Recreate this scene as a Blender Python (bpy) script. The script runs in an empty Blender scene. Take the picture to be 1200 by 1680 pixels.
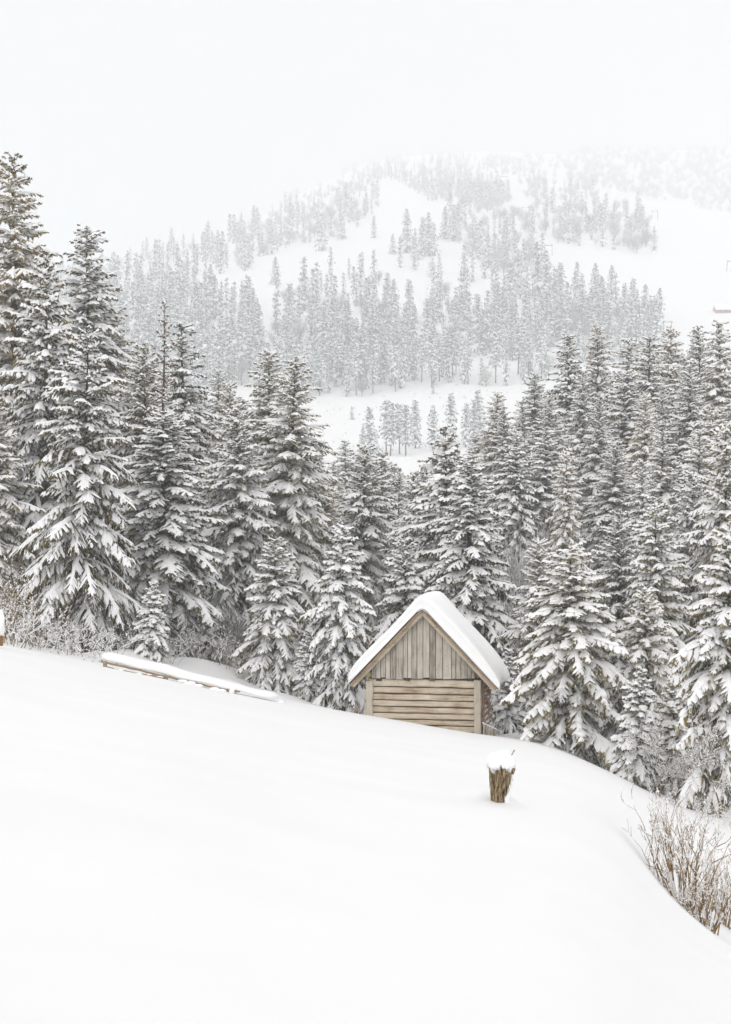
import bpy, math, random
import numpy as np
from math import sin, cos, pi, radians, sqrt

SC = bpy.context.scene
COL = SC.collection

# ------------------------------------------------------------------ camera
FPX = 2700.0                       # focal length in pixels of the 1200 px wide photograph
cam_d = bpy.data.cameras.new("camera")
cam = bpy.data.objects.new("camera", cam_d)
COL.objects.link(cam)
cam.location = (0, 0, 0)
cam.rotation_euler = (radians(90), 0, 0)
cam_d.sensor_fit = 'HORIZONTAL'
cam_d.sensor_width = 36
cam_d.lens = FPX / 1200 * 36
cam_d.clip_start = 0.1
cam_d.clip_end = 30000
SC.camera = cam

# ------------------------------------------------------------------ sky and sun
SUN_EL, SUN_AZ = radians(25), radians(198)     # azimuth clockwise from +Y
w = bpy.data.worlds.new("World")
SC.world = w
w.use_nodes = True
wn = w.node_tree
for n in list(wn.nodes):
    wn.nodes.remove(n)
wo = wn.nodes.new('ShaderNodeOutputWorld')
bg = wn.nodes.new('ShaderNodeBackground')
sky = wn.nodes.new('ShaderNodeTexSky')
sky.sky_type = 'NISHITA'
sky.sun_disc = False
sky.sun_elevation = SUN_EL
sky.sun_rotation = SUN_AZ
sky.dust_density = 3
hs = wn.nodes.new('ShaderNodeHueSaturation')
hs.inputs['Saturation'].default_value = 0.25
mx = wn.nodes.new('ShaderNodeMix')
mx.data_type = 'RGBA'
mx.inputs[0].default_value = 0.88              # closed cloud cover over the clear sky
mx.inputs[7].default_value = (3.29, 3.065, 3.03, 1)
bg.inputs['Strength'].default_value = 0.1
wn.links.new(sky.outputs[0], hs.inputs['Color'])
wn.links.new(hs.outputs[0], mx.inputs[6])
# an overcast sky is brightest overhead: luminance ~ 1 + 1.3 sin(elevation)
tc = wn.nodes.new('ShaderNodeTexCoord'); sx = wn.nodes.new('ShaderNodeSeparateXYZ')
mz = wn.nodes.new('ShaderNodeMath'); mz.operation = 'MULTIPLY_ADD'; mz.inputs[1].default_value = 1.6; mz.inputs[2].default_value = 1.0; mz.use_clamp = False
m0 = wn.nodes.new('ShaderNodeMath'); m0.operation = 'MAXIMUM'; m0.inputs[1].default_value = 0.0
vs = wn.nodes.new('ShaderNodeVectorMath'); vs.operation = 'SCALE'
wn.links.new(tc.outputs['Generated'], sx.inputs[0]); wn.links.new(sx.outputs['Z'], m0.inputs[0]); wn.links.new(m0.outputs[0], mz.inputs[0])
wn.links.new(mx.outputs[2], vs.inputs[0]); wn.links.new(mz.outputs[0], vs.inputs['Scale'])
wn.links.new(vs.outputs[0], bg.inputs['Color'])
wn.links.new(bg.outputs[0], wo.inputs['Surface'])

sd = bpy.data.lights.new("sun", 'SUN')
sd.energy = 1.5
sd.angle = radians(50)
sd.color = (1.0, 0.955, 0.90)
so = bpy.data.objects.new("sun", sd)
COL.objects.link(so)
so.rotation_euler = (radians(90) - SUN_EL, 0, pi - SUN_AZ)

SC.view_settings.view_transform = 'Standard'
SC.view_settings.look = 'None'
SC.view_settings.gamma = 1
SC.view_settings.use_curve_mapping = False
SC.view_settings.exposure = 0.83
SC.render.engine = 'CYCLES'
cy = SC.cycles
cy.max_bounces = 10
cy.diffuse_bounces = 6
cy.glossy_bounces = 1
cy.transmission_bounces = 4
cy.volume_bounces = 3
cy.transparent_max_bounces = 4
cy.use_adaptive_sampling = True
cy.adaptive_threshold = 0.01
cy.use_denoising = True
cy.denoiser = 'OPENIMAGEDENOISE'
cy.denoising_input_passes = 'RGB_ALBEDO_NORMAL'

# ------------------------------------------------------------------ materials
def mat(name, build):
    m = bpy.data.materials.new(name)
    m.use_nodes = True
    nt = m.node_tree
    b = nt.nodes.get('Principled BSDF')
    b.inputs['Roughness'].default_value = 0.9
    b.inputs['Specular IOR Level'].default_value = 0.15
    build(nt, b)
    return m

def N(nt, t, **k):
    n = nt.nodes.new(t)
    for a, v in k.items():
        setattr(n, a, v)
    return n

def ramp(nt, stops):
    r = N(nt, 'ShaderNodeValToRGB')
    e = r.color_ramp.elements
    while len(e) < len(stops):
        e.new(0.5)
    for i, (p, c) in enumerate(stops):
        e[i].position = p
        e[i].color = (*c, 1)
    return r

def noisy(stops, scale=4.0, detail=3.0, rand=0.0, stretch=None, bump=0.0, bscale=None, rough=0.9):
    """colour from object-space noise (+ a per-object shift), optional bump"""
    def f(nt, b):
        tc = N(nt, 'ShaderNodeTexCoord')
        mp = N(nt, 'ShaderNodeMapping')
        if stretch:
            mp.inputs['Scale'].default_value = stretch
        nz = N(nt, 'ShaderNodeTexNoise')
        nz.inputs['Scale'].default_value = scale
        nz.inputs['Detail'].default_value = detail
        nt.links.new(tc.outputs['Object'], mp.inputs[0])
        nt.links.new(mp.outputs[0], nz.inputs['Vector'])
        r = ramp(nt, stops)
        src = nz.outputs[0]
        if rand:
            oi = N(nt, 'ShaderNodeObjectInfo')
            ma = N(nt, 'ShaderNodeMath', operation='MULTIPLY_ADD')
            ma.inputs[1].default_value = rand
            nt.links.new(oi.outputs['Random'], ma.inputs[0])
            ad = N(nt, 'ShaderNodeMath', operation='SUBTRACT')
            nt.links.new(src, ad.inputs[0])
            ad.inputs[1].default_value = rand / 2
            nt.links.new(ad.outputs[0], ma.inputs[2])
            src = ma.outputs[0]
            # shift the pattern from object to object
            vm = N(nt, 'ShaderNodeVectorMath', operation='ADD')
            cx = N(nt, 'ShaderNodeMath', operation='MULTIPLY')
            cx.inputs[1].default_value = 40
            nt.links.new(oi.outputs['Random'], cx.inputs[0])
            nt.links.new(mp.outputs[0], vm.inputs[0])
            nt.links.new(cx.outputs[0], vm.inputs[1])
            nt.links.new(vm.outputs[0], nz.inputs['Vector'])
        nt.links.new(src, r.inputs[0])
        nt.links.new(r.outputs[0], b.inputs['Base Color'])
        b.inputs['Roughness'].default_value = rough
        if bump:
            n2 = N(nt, 'ShaderNodeTexNoise')
            n2.inputs['Scale'].default_value = bscale or scale * 3
            n2.inputs['Detail'].default_value = 4
            nt.links.new(mp.outputs[0], n2.inputs['Vector'])
            bp = N(nt, 'ShaderNodeBump')
            bp.inputs['Strength'].default_value = bump
            bp.inputs['Distance'].default_value = 0.02
            nt.links.new(n2.outputs[0], bp.inputs['Height'])
            nt.links.new(bp.outputs[0], b.inputs['Normal'])
    return f

M = {}
M['snow'] = mat('snow', noisy([(0.3, (0.855, 0.86, 0.863)), (0.7, (0.885, 0.89, 0.893))], 0.35, 3, bump=0.15, bscale=5))
M['tree_snow'] = mat('tree_snow', noisy([(0.3, (0.93, 0.932, 0.935)), (0.7, (0.955, 0.957, 0.96))], 2, 2))
M['needles'] = mat('needles', noisy([(0.3, (0.045, 0.034, 0.012)), (0.5, (0.15, 0.115, 0.042)), (0.68, (0.32, 0.25, 0.105))], 1.6, 4, rand=0.25))
M['needles_olive'] = mat('needles_olive', noisy([(0.3, (0.06, 0.042, 0.012)), (0.5, (0.21, 0.15, 0.045)), (0.68, (0.42, 0.30, 0.11))], 1.4, 4, rand=0.2))
M['needles_green'] = mat('needles_green', noisy([(0.3, (0.038, 0.035, 0.014)), (0.5, (0.13, 0.112, 0.048)), (0.68, (0.28, 0.235, 0.11))], 1.4, 4, rand=0.25))
M['needles_rusty'] = mat('needles_rusty', noisy([(0.3, (0.10, 0.062, 0.032)), (0.7, (0.26, 0.17, 0.09))], 1.4, 4, rand=0.2))
M['needles_far'] = mat('needles_far', noisy([(0.3, (0.006, 0.024, 0.032)), (0.7, (0.035, 0.085, 0.105))], 0.15, 3, rand=0.5))  # spruce blue-green pushed to teal, part of the airlight tint put into the colour
M['bark'] = mat('bark', noisy([(0.3, (0.05, 0.037, 0.026)), (0.7, (0.15, 0.115, 0.08))], 5, 4, stretch=(1, 1, 0.3), bump=0.4))
M['frost_twigs'] = mat('frost_twigs', noisy([(0.3, (0.26, 0.255, 0.25)), (0.7, (0.60, 0.59, 0.585))], 0.9, 3, rand=0.3))
M['twig'] = mat('twig', noisy([(0.3, (0.10, 0.062, 0.030)), (0.7, (0.27, 0.18, 0.095))], 6, 3, rand=0.1))
M['gold_twig'] = mat('gold_twig', noisy([(0.3, (0.12, 0.07, 0.03)), (0.7, (0.38, 0.25, 0.12))], 8, 3))

def wood(dark, mid, light, axis, rand=0.25, knots=True):
    """weathered wood, grain running along one local axis"""
    def f(nt, b):
        tc = N(nt, 'ShaderNodeTexCoord')
        oi = N(nt, 'ShaderNodeObjectInfo')
        sh = N(nt, 'ShaderNodeMath', operation='MULTIPLY')
        sh.inputs[1].default_value = 30
        nt.links.new(oi.outputs['Random'], sh.inputs[0])
        vm = N(nt, 'ShaderNodeVectorMath', operation='ADD')
        nt.links.new(tc.outputs['Object'], vm.inputs[0])
        nt.links.new(sh.outputs[0], vm.inputs[1])
        mp = N(nt, 'ShaderNodeMapping')
        s = [26, 26, 26]
        s[axis] = 1.6
        mp.inputs['Scale'].default_value = s
        nt.links.new(vm.outputs[0], mp.inputs[0])
        g = N(nt, 'ShaderNodeTexNoise')
        g.inputs['Scale'].default_value = 1.0
        g.inputs['Detail'].default_value = 5
        g.inputs['Roughness'].default_value = 0.65
        nt.links.new(mp.outputs[0], g.inputs['Vector'])
        l = N(nt, 'ShaderNodeTexNoise')
        l.inputs['Scale'].default_value = 2.2
        l.inputs['Detail'].default_value = 4
        nt.links.new(vm.outputs[0], l.inputs['Vector'])
        a = N(nt, 'ShaderNodeMath', operation='MULTIPLY_ADD')
        a.inputs[1].default_value = 0.6
        nt.links.new(g.outputs[0], a.inputs[0])
        m2 = N(nt, 'ShaderNodeMath', operation='MULTIPLY_ADD')
        m2.inputs[1].default_value = 0.4
        nt.links.new(l.outputs[0], m2.inputs[0])
        m3 = N(nt, 'ShaderNodeMath', operation='MULTIPLY_ADD')
        m3.inputs[1].default_value = rand
        m3.inputs[2].default_value = -rand / 2
        nt.links.new(oi.outputs['Random'], m3.inputs[0])
        nt.links.new(m3.outputs[0], m2.inputs[2])
        nt.links.new(m2.outputs[0], a.inputs[2])
        r = ramp(nt, [(0.32, dark), (0.5, mid), (0.68, light)])
        nt.links.new(a.outputs[0], r.inputs[0])
        out = r.outputs[0]
        if knots:
            v = N(nt, 'ShaderNodeTexVoronoi')
            v.inputs['Scale'].default_value = 4.5
            nt.links.new(vm.outputs[0], v.inputs['Vector'])
            kr = ramp(nt, [(0.04, (0.25, 0.25, 0.25)), (0.10, (1, 1, 1))])
            nt.links.new(v.outputs['Distance'], kr.inputs[0])
            mm = N(nt, 'ShaderNodeMix', data_type='RGBA', blend_type='MULTIPLY')
            mm.inputs[0].default_value = 1
            nt.links.new(out, mm.inputs[6])
            nt.links.new(kr.outputs[0], mm.inputs[7])
            out = mm.outputs[2]
        nt.links.new(out, b.inputs['Base Color'])
        bp = N(nt, 'ShaderNodeBump')
        bp.inputs['Strength'].default_value = 0.6
        bp.inputs['Distance'].default_value = 0.012
        nt.links.new(g.outputs[0], bp.inputs['Height'])
        nt.links.new(bp.outputs[0], b.inputs['Normal'])
    return f

M['board'] = mat('grey_board', wood((0.20, 0.17, 0.135), (0.43, 0.39, 0.33), (0.57, 0.53, 0.455), 2))
M['log'] = mat('tan_log', wood((0.26, 0.17, 0.10), (0.56, 0.47, 0.36), (0.72, 0.64, 0.53), 0, rand=0.1))
M['side_log'] = mat('brown_log', wood((0.11, 0.065, 0.038), (0.34, 0.21, 0.13), (0.48, 0.33, 0.22), 1, rand=0.2))
M['post'] = mat('post_wood', wood((0.28, 0.23, 0.17), (0.50, 0.445, 0.36), (0.60, 0.54, 0.45), 2, rand=0.1))
M['barge'] = mat('barge_wood', wood((0.26, 0.20, 0.14), (0.47, 0.40, 0.31), (0.58, 0.50, 0.40), 0, rand=0.1, knots=False))
M['dark_wood'] = mat('dark_wood', wood((0.035, 0.024, 0.016), (0.10, 0.07, 0.048), (0.2, 0.15, 0.105), 1, rand=0.3, knots=False))
M['mossy_end'] = mat('mossy_end', noisy([(0.3, (0.14, 0.125, 0.055)), (0.7, (0.30, 0.27, 0.13))], 14, 3))
M['pole'] = mat('pole_wood', wood((0.12, 0.08, 0.045), (0.34, 0.25, 0.16), (0.48, 0.37, 0.25), 0, rand=0.1, knots=False))
M['straw'] = mat('rotten_wood', noisy([(0.36, (0.045, 0.028, 0.016)), (0.5, (0.27, 0.185, 0.10)), (0.64, (0.60, 0.49, 0.33))], 14, 4, stretch=(3.5, 3.5, 0.3), bump=0.6))
M['orange_wood'] = mat('orange_wood', noisy([(0.3, (0.22, 0.11, 0.045)), (0.7, (0.45, 0.26, 0.12))], 8, 3))
M['steel'] = mat('lift_steel', noisy([(0.3, (0.07, 0.085, 0.09)), (0.7, (0.13, 0.15, 0.155))], 2, 2))
M['red_wall'] = mat('red_wall', noisy([(0.3, (0.30, 0.16, 0.14)), (0.7, (0.38, 0.22, 0.19))], 2, 2))
M['pale_wall'] = mat('pale_wall', noisy([(0.3, (0.5, 0.5, 0.5)), (0.7, (0.6, 0.6, 0.6))], 2, 2))

# ------------------------------------------------------------------ object helpers
def tag(o, label=None, cat=None, group=None, kind=None):
    if label: o['label'] = label
    if cat: o['category'] = cat
    if group: o['group'] = group
    if kind: o['kind'] = kind
    return o

def mesh_np(name, V, T, mats, mi=None, smooth=False):
    V = np.asarray(V, np.float32).reshape(-1, 3)
    T = np.asarray(T, np.int32).reshape(-1, 3)
    me = bpy.data.meshes.new(name)
    me.vertices.add(len(V)); me.vertices.foreach_set('co', V.ravel())
    me.loops.add(T.size); me.loops.foreach_set('vertex_index', T.ravel())
    me.polygons.add(len(T))
    me.polygons.foreach_set('loop_start', np.arange(0, T.size, 3, dtype=np.int32))
    me.polygons.foreach_set('loop_total', np.full(len(T), 3, np.int32))
    if mi is not None: me.polygons.foreach_set('material_index', np.asarray(mi, np.int32))
    me.polygons.foreach_set('use_smooth', np.full(len(T), smooth))
    for m in (mats if isinstance(mats, (list, tuple)) else [mats]):
        me.materials.append(m)
    me.update(calc_edges=True)
    return me

def link(name, me, parent=None, loc=None, rz=None, scale=None):
    o = bpy.data.objects.new(name, me)
    COL.objects.link(o)
    if parent: o.parent = parent
    if loc is not None: o.location = loc
    if rz is not None: o.rotation_euler = (0, 0, rz)
    if scale is not None: o.scale = scale if hasattr(scale, '__len__') else (scale,) * 3
    return o

class MB:
    """collects triangles"""
    def __init__(s): s.v = []; s.t = []; s.n = 0
    def add(s, V, T):
        V = np.asarray(V, float).reshape(-1, 3); T = np.asarray(T, int).reshape(-1, 3)
        s.v.append(V); s.t.append(T + s.n); s.n += len(V); return s
    def arrays(s): return (np.concatenate(s.v), np.concatenate(s.t)) if s.v else (np.zeros((0, 3)), np.zeros((0, 3), int))
    def mesh(s, name, m, smooth=False):
        V, T = s.arrays(); return mesh_np(name, V, T, m, smooth=smooth)

def norm(a): return a / np.maximum(np.linalg.norm(a, axis=-1, keepdims=True), 1e-9)

def loft(rings, caps=True):
    """rings: (n, k, 3) -> closed tube"""
    R = np.asarray(rings, float); n, k = R.shape[:2]
    i = np.arange(n - 1)[:, None] * k; j = np.arange(k)[None]; j2 = (j + 1) % k
    a, b, c, d = i + j, i + j2, i + k + j2, i + k + j
    T = np.concatenate([np.stack([a, b, c], -1).reshape(-1, 3), np.stack([a, c, d], -1).reshape(-1, 3)])
    V = R.reshape(-1, 3)
    if caps:
        T = np.concatenate([T, [[0, q + 1, q] for q in range(1, k - 1)], [[(n - 1) * k, (n - 1) * k + q, (n - 1) * k + q + 1] for q in range(1, k - 1)]])
    return V, T

def tubes(P0, P1, r0, r1, k=3):
    """one k-sided open prism per segment"""
    P0, P1 = np.asarray(P0, float), np.asarray(P1, float)
    n = len(P0); D = norm(P1 - P0)
    ref = np.where(np.abs(D[:, 2:3]) > 0.9, [[1., 0, 0]], [[0, 0, 1.]])
    A = norm(np.cross(D, ref)); B = np.cross(D, A)
    an = np.arange(k) * 2 * pi / k
    C = np.cos(an)[None, :, None] * A[:, None] + np.sin(an)[None, :, None] * B[:, None]
    r0 = np.broadcast_to(r0, (n,))[:, None, None]; r1 = np.broadcast_to(r1, (n,))[:, None, None]
    V = np.concatenate([P0[:, None] + C * r0, P1[:, None] + C * r1], 1)
    T = []
    for j in range(k):
        j2 = (j + 1) % k
        T += [[j, j2, k + j2], [j, k + j2, k + j]]
    T = (np.array(T)[None] + (np.arange(n) * 2 * k)[:, None, None]).reshape(-1, 3)
    return V.reshape(-1, 3), T

def icos(sub=1):
    t = (1 + 5 ** .5) / 2
    V = [(-1, t, 0), (1, t, 0), (-1, -t, 0), (1, -t, 0), (0, -1, t), (0, 1, t), (0, -1, -t), (0, 1, -t), (t, 0, -1), (t, 0, 1), (-t, 0, -1), (-t, 0, 1)]
    F = [(0, 11, 5), (0, 5, 1), (0, 1, 7), (0, 7, 10), (0, 10, 11), (1, 5, 9), (5, 11, 4), (11, 10, 2), (10, 7, 6), (7, 1, 8), (3, 9, 4), (3, 4, 2), (3, 2, 6), (3, 6, 8), (3, 8, 9), (4, 9, 5), (2, 4, 11), (6, 2, 10), (8, 6, 7), (9, 8, 1)]
    V = [tuple(norm(np.array(v, float))) for v in V]
    for _ in range(sub):
        cache = {}; F2 = []
        def mid(a, b):
            key = (min(a, b), max(a, b))
            if key not in cache:
                V.append(tuple(norm(np.array(V[a]) + np.array(V[b])))); cache[key] = len(V) - 1
            return cache[key]
        for a, b, c in F:
            x, y, z = mid(a, b), mid(b, c), mid(c, a)
            F2 += [(a, x, z), (b, y, x), (c, z, y), (x, y, z)]
        F = F2
    return np.array(V), np.array(F)
ICO0, ICO1, ICO2, ICO3 = icos(0), icos(1), icos(2), icos(3)

def lumpy(V, seed, amp, freq):
    r = np.random.RandomState(seed); o = np.zeros(len(V))
    for q in range(5):
        k = r.normal(size=3) * freq * (1 + 0.6 * q); o += np.sin(V @ k + r.uniform(0, 6.28)) / (1 + 0.6 * q)
    return V * (1 + amp * o[:, None] / 2)

# ------------------------------------------------------------------ terrain
def smooth1(a, k, axis):
    pad = [(0, 0)] * a.ndim; pad[axis] = (k, k)
    b = np.pad(a, pad, 'edge'); ker = np.hanning(2 * k + 3)[1:-1]; ker /= ker.sum()
    return np.apply_along_axis(lambda v: np.convolve(v, ker, 'valid'), axis, b)

XS = np.arange(-900, 2401, 20.0)
# image height of the near snow field's edge, and its distance
S = np.interp(XS, [-900, 0, 170, 450, 600, 815, 860, 920, 1000, 1080, 1200, 1500, 2400],
                  [885, 1057, 1092, 1150, 1176, 1214, 1219, 1234, 1268, 1312, 1352, 1440, 1560])
YC = np.interp(XS, [-900, 0, 600, 820, 1000, 1200, 2400], [56, 52, 53, 51, 46, 44, 42])
EYE = 4590.0
far_x = [-900, 0, 100, 200, 300, 400, 500, 600, 700, 800, 900, 1000, 1100, 1200, 2400]
far_Y = [600, 750, 900, 1150, 1550, 2050, 2700, 3500]
far_t = [[730, 640, 590, 545, 530, 540, 550, 560],
         [730, 620, 545, 490, 470, 490, 510, 520],
         [735, 620, 540, 475, 452, 470, 490, 500],
         [740, 620, 530, 460, 432, 450, 470, 480],
         [740, 625, 520, 445, 402, 410, 430, 450],
         [740, 630, 525, 432, 372, 372, 395, 420],
         [740, 635, 525, 422, 340, 312, 318, 340],
         [740, 640, 530, 412, 322, 288, 268, 262],
         [740, 640, 530, 410, 318, 285, 262, 250],
         [740, 640, 530, 405, 315, 285, 260, 246],
         [735, 630, 525, 400, 315, 292, 264, 250],
         [730, 620, 520, 400, 325, 318, 244, 260],
         [720, 615, 520, 412, 335, 352, 242, 260],
         [715, 610, 520, 425, 352, 372, 242, 260],
         [700, 600, 520, 440, 400, 380, 370, 250]]
far_t = np.array(far_t, float)
FT = np.stack([np.interp(XS, far_x, far_t[:, j]) for j in range(len(far_Y))], 1)   # (nx, nfar)
mid_Y = [62, 80, 110, 150, 220, 320, 450]
mid_tab = {-900: [1000, 980, 940, 900, 860, 820, 780], 0: [1042, 1012, 965, 915, 870, 820, 780], 300: [1085, 1040, 980, 920, 870, 820, 780],
           600: [1185, 1090, 990, 905, 860, 805, 775], 820: [1225, 1130, 990, 890, 840, 795, 765], 1000: [1275, 1160, 985, 868, 800, 765, 750],
           1200: [1330, 1180, 985, 850, 770, 735, 725], 2400: [1400, 1200, 985, 850, 770, 735, 725]}
mk = sorted(mid_tab)
MT = np.stack([np.interp(XS, mk, [mid_tab[k][j] for k in mk]) for j in range(len(mid_Y))], 1)
YG = np.concatenate([np.linspace(0, 90, 181), np.geomspace(91, 6500, 260)])
Z = np.zeros((len(XS), len(YG)))
for i in range(len(XS)):
    yc = YC[i]
    near = -((S[i] - 840 - EYE / yc) * YG + EYE) / FPX
    kn_Y = [yc] + mid_Y + far_Y + [4300, 6500]
    kn_z = [-(S[i] - 840) / FPX * yc] + list(-(MT[i] - 840) / FPX * np.array(mid_Y)) + list(-(FT[i] - 840) / FPX * np.array(far_Y))
    kn_z += [kn_z[-1] * 0.9, kn_z[-1] * 0.7]
    # just past its edge the field rolls over, so its outline is a clean curve
    zz = np.where(YG <= yc, near, np.interp(YG, kn_Y, kn_z))
    Z[i] = zz
# the gully on the right in front of the bushes
gx = np.interp(XS, [960, 1040, 1080, 1150, 1200, 2400], [0, 30, 72, 116, 140, 200])
gy = np.interp(YG, [0, 8, 20, 28, 31, 36, 45], [0, .05, .7, 1, .95, .45, 0])
Z -= gx[:, None] * gy[None] * 28 / FPX * np.where(YG < 28, np.maximum(YG, .1) / 28, 1)[None]
Z = smooth1(Z, 2, 0)
jn = 181
Zs = smooth1(Z, 3, 1); Z[:, :jn] = Zs[:, :jn]
Z[:, jn:] = smooth1(Z, 5, 1)[:, jn:]
Z[:, jn - 5:jn + 5] = smooth1(Z, 5, 1)[:, jn - 5:jn + 5]

rw = np.random.RandomState(11)
WAVES = [(rw.normal(size=2) * f, rw.uniform(0, 6.28), a) for f, a in ((.05, .05), (.09, .05), (.16, .03), (.16, .03), (.35, .014), (.35, .014), (.8, .006), (1.0, .005))]
FW = [(rw.normal(size=2) * f, rw.uniform(0, 6.28), a) for f, a in ((.008, 2.0), (.015, 1.6), (.03, 1.0), (.05, .7), (.08, .4))]
def img_mound(px, Y, h, rx, ry):
    return ((px - 600) / FPX * Y, Y, h, rx, ry)
MOUNDS = [img_mound(858, 56.5, .42, 1.0, 2.5), img_mound(905, 53, .2, 1.6, 2.5), img_mound(215, 57, .42, .9, 1.4), img_mound(325, 60, .28, 1.4, 1.6),
          img_mound(270, 63, .4, 1.5, 1.5), img_mound(410, 60, .35, 1.6, 1.5), img_mound(1160, 47, .5, .5, .6), img_mound(1195, 46, .7, .5, .7),
          img_mound(1130, 50, .4, .6, .8), img_mound(800, 23.75, .40, .30, .42), img_mound(795, 23.0, .10, .10, .25), img_mound(838, 23.2, .10, .12, .25), img_mound(160, 55.5, .18, .5, 1.0), img_mound(375, 56, .16, .7, .8), img_mound(440, 55, .14, .5, .7), img_mound(520, 61, .3, .8, 1.5), img_mound(470, 57, .12, .8, 1.0)]

def ground(X, Y0, detail=True):
    """terrain height; X, Y world coordinates"""
    X = np.asarray(X, float); Y0 = np.asarray(Y0, float)
    r = np.hypot(X, Y0); th = np.arctan2(X, Y0); lim = radians(31)
    ath = np.abs(th)
    e = np.where(ath < lim, np.tan(np.minimum(ath, lim)), np.tan(lim) * (pi - ath) / (pi - lim)) * np.sign(th)
    xe = np.clip(600 + FPX * e, -890, 2390)
    Y = np.clip(r * np.cos(np.minimum(ath, lim)), 0, 6490)
    fi = (xe + 900) / 20; i = np.clip(np.floor(fi).astype(int), 0, len(XS) - 2); a = fi - i
    j = np.clip(np.searchsorted(YG, Y, side='right') - 1, 0, len(YG) - 2); b = (Y - YG[j]) / (YG[j + 1] - YG[j])
    z = (Z[i, j] * (1 - a) + Z[i + 1, j] * a) * (1 - b) + (Z[i, j + 1] * (1 - a) + Z[i + 1, j + 1] * a) * b
    if detail:
        m = np.clip((r - 4) / 15, 0, 1)
        for k, p, am in WAVES: z = z + am * m * np.sin(X * k[0] + Y0 * k[1] + p)
        m = np.clip((r - 62) / 60, 0, 1)
        for k, p, am in WAVES[2:]: z = z + 5 * am * m * np.sin(X * k[0] + Y0 * k[1] + p)
        m = np.clip((r - 400) / 300, 0, 1)
        for k, p, am in FW: z = z + am * m * np.sin(X * k[0] + Y0 * k[1] + p)
        for mx_, my, h, rx, ry in MOUNDS: z = z + h * np.exp(-((X - mx_) / rx) ** 2 - ((Y0 - my) / ry) ** 2)
    return z
def gz(x, y): return float(ground(x, y))

def place(px, py, ymin=300, ymax=3000):
    """world point of the ground seen at an image position, beyond ymin"""
    Y = np.geomspace(ymin, ymax, 500); X = (px - 600) / FPX * Y
    yi = 840 - ground(X, Y) / Y * FPX
    run = np.minimum.accumulate(yi)
    k = int(np.argmax(run <= py)) if (run <= py).any() else int(np.argmin(yi))
    return float(X[k]), float(Y[k]), float(ground(X[k], Y[k]))

th = np.concatenate([np.radians(np.linspace(-180, -34, 50))[:-1], np.radians(np.linspace(-34, -13.5, 50))[:-1], np.radians(np.linspace(-13.5, 13.5, 240)),
                     np.radians(np.linspace(13.5, 34, 50))[1:], np.radians(np.linspace(34, 180, 50))[1:]])
rr = np.concatenate([[0.3, 1, 2], np.geomspace(3, 36, 70)[:-1], np.linspace(36, 66, 90), np.geomspace(67, 400, 70), np.geomspace(410, 3600, 130), np.geomspace(3700, 6400, 10)])
TH, RR = np.meshgrid(th, rr, indexing='ij')
gX, gY = RR * np.sin(TH), RR * np.cos(TH)
gZ = ground(gX, gY)
nt_, nr_ = TH.shape
ii, jj = np.meshgrid(np.arange(nt_ - 1), np.arange(nr_ - 1), indexing='ij')
a = (ii * nr_ + jj).ravel()
T = np.concatenate([np.stack([a, a + 1, a + nr_ + 1], -1), np.stack([a, a + nr_ + 1, a + nr_], -1)])[:, ::-1]
me = mesh_np('snow_ground', np.stack([gX, gY, gZ], -1).reshape(-1, 3), T, M['snow'], smooth=True)
tag(link('ground', me), 'deep snow field falling away to a wooded valley and a misty hillside', kind='structure')

# ------------------------------------------------------------------ haze
hz_top = float(gZ[(RR < 4000) & (np.abs(TH) < radians(34))].max()) + 45
hb = MB()
lo = float(gZ.min()) - 1.0
c = np.array([(x, y, z) for x in (-6600, 6600) for y in (-6600, 6600) for z in (lo, max(hz_top, float(gZ.max()) + 5))], float)
hb.add(c, [(0, 1, 3), (0, 3, 2), (4, 6, 7), (4, 7, 5), (0, 4, 5), (0, 5, 1), (2, 3, 7), (2, 7, 6), (0, 2, 6), (0, 6, 4), (1, 5, 7), (1, 7, 3)])
hm = bpy.data.materials.new('haze')
hm.use_nodes = True
for n in list(hm.node_tree.nodes): hm.node_tree.nodes.remove(n)
ho = hm.node_tree.nodes.new('ShaderNodeOutputMaterial'); hv = hm.node_tree.nodes.new('ShaderNodeVolumePrincipled')
hv.inputs['Color'].default_value = (0.905, 0.944, 0.958, 1)
hv.inputs['Absorption Color'].default_value = (0, 0, 0, 1)
hv.inputs['Density'].default_value = 0.00084
hm.node_tree.links.new(hv.outputs[0], ho.inputs['Volume'])
tag(link('haze', hb.mesh('haze', hm)), kind='stuff')

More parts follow.
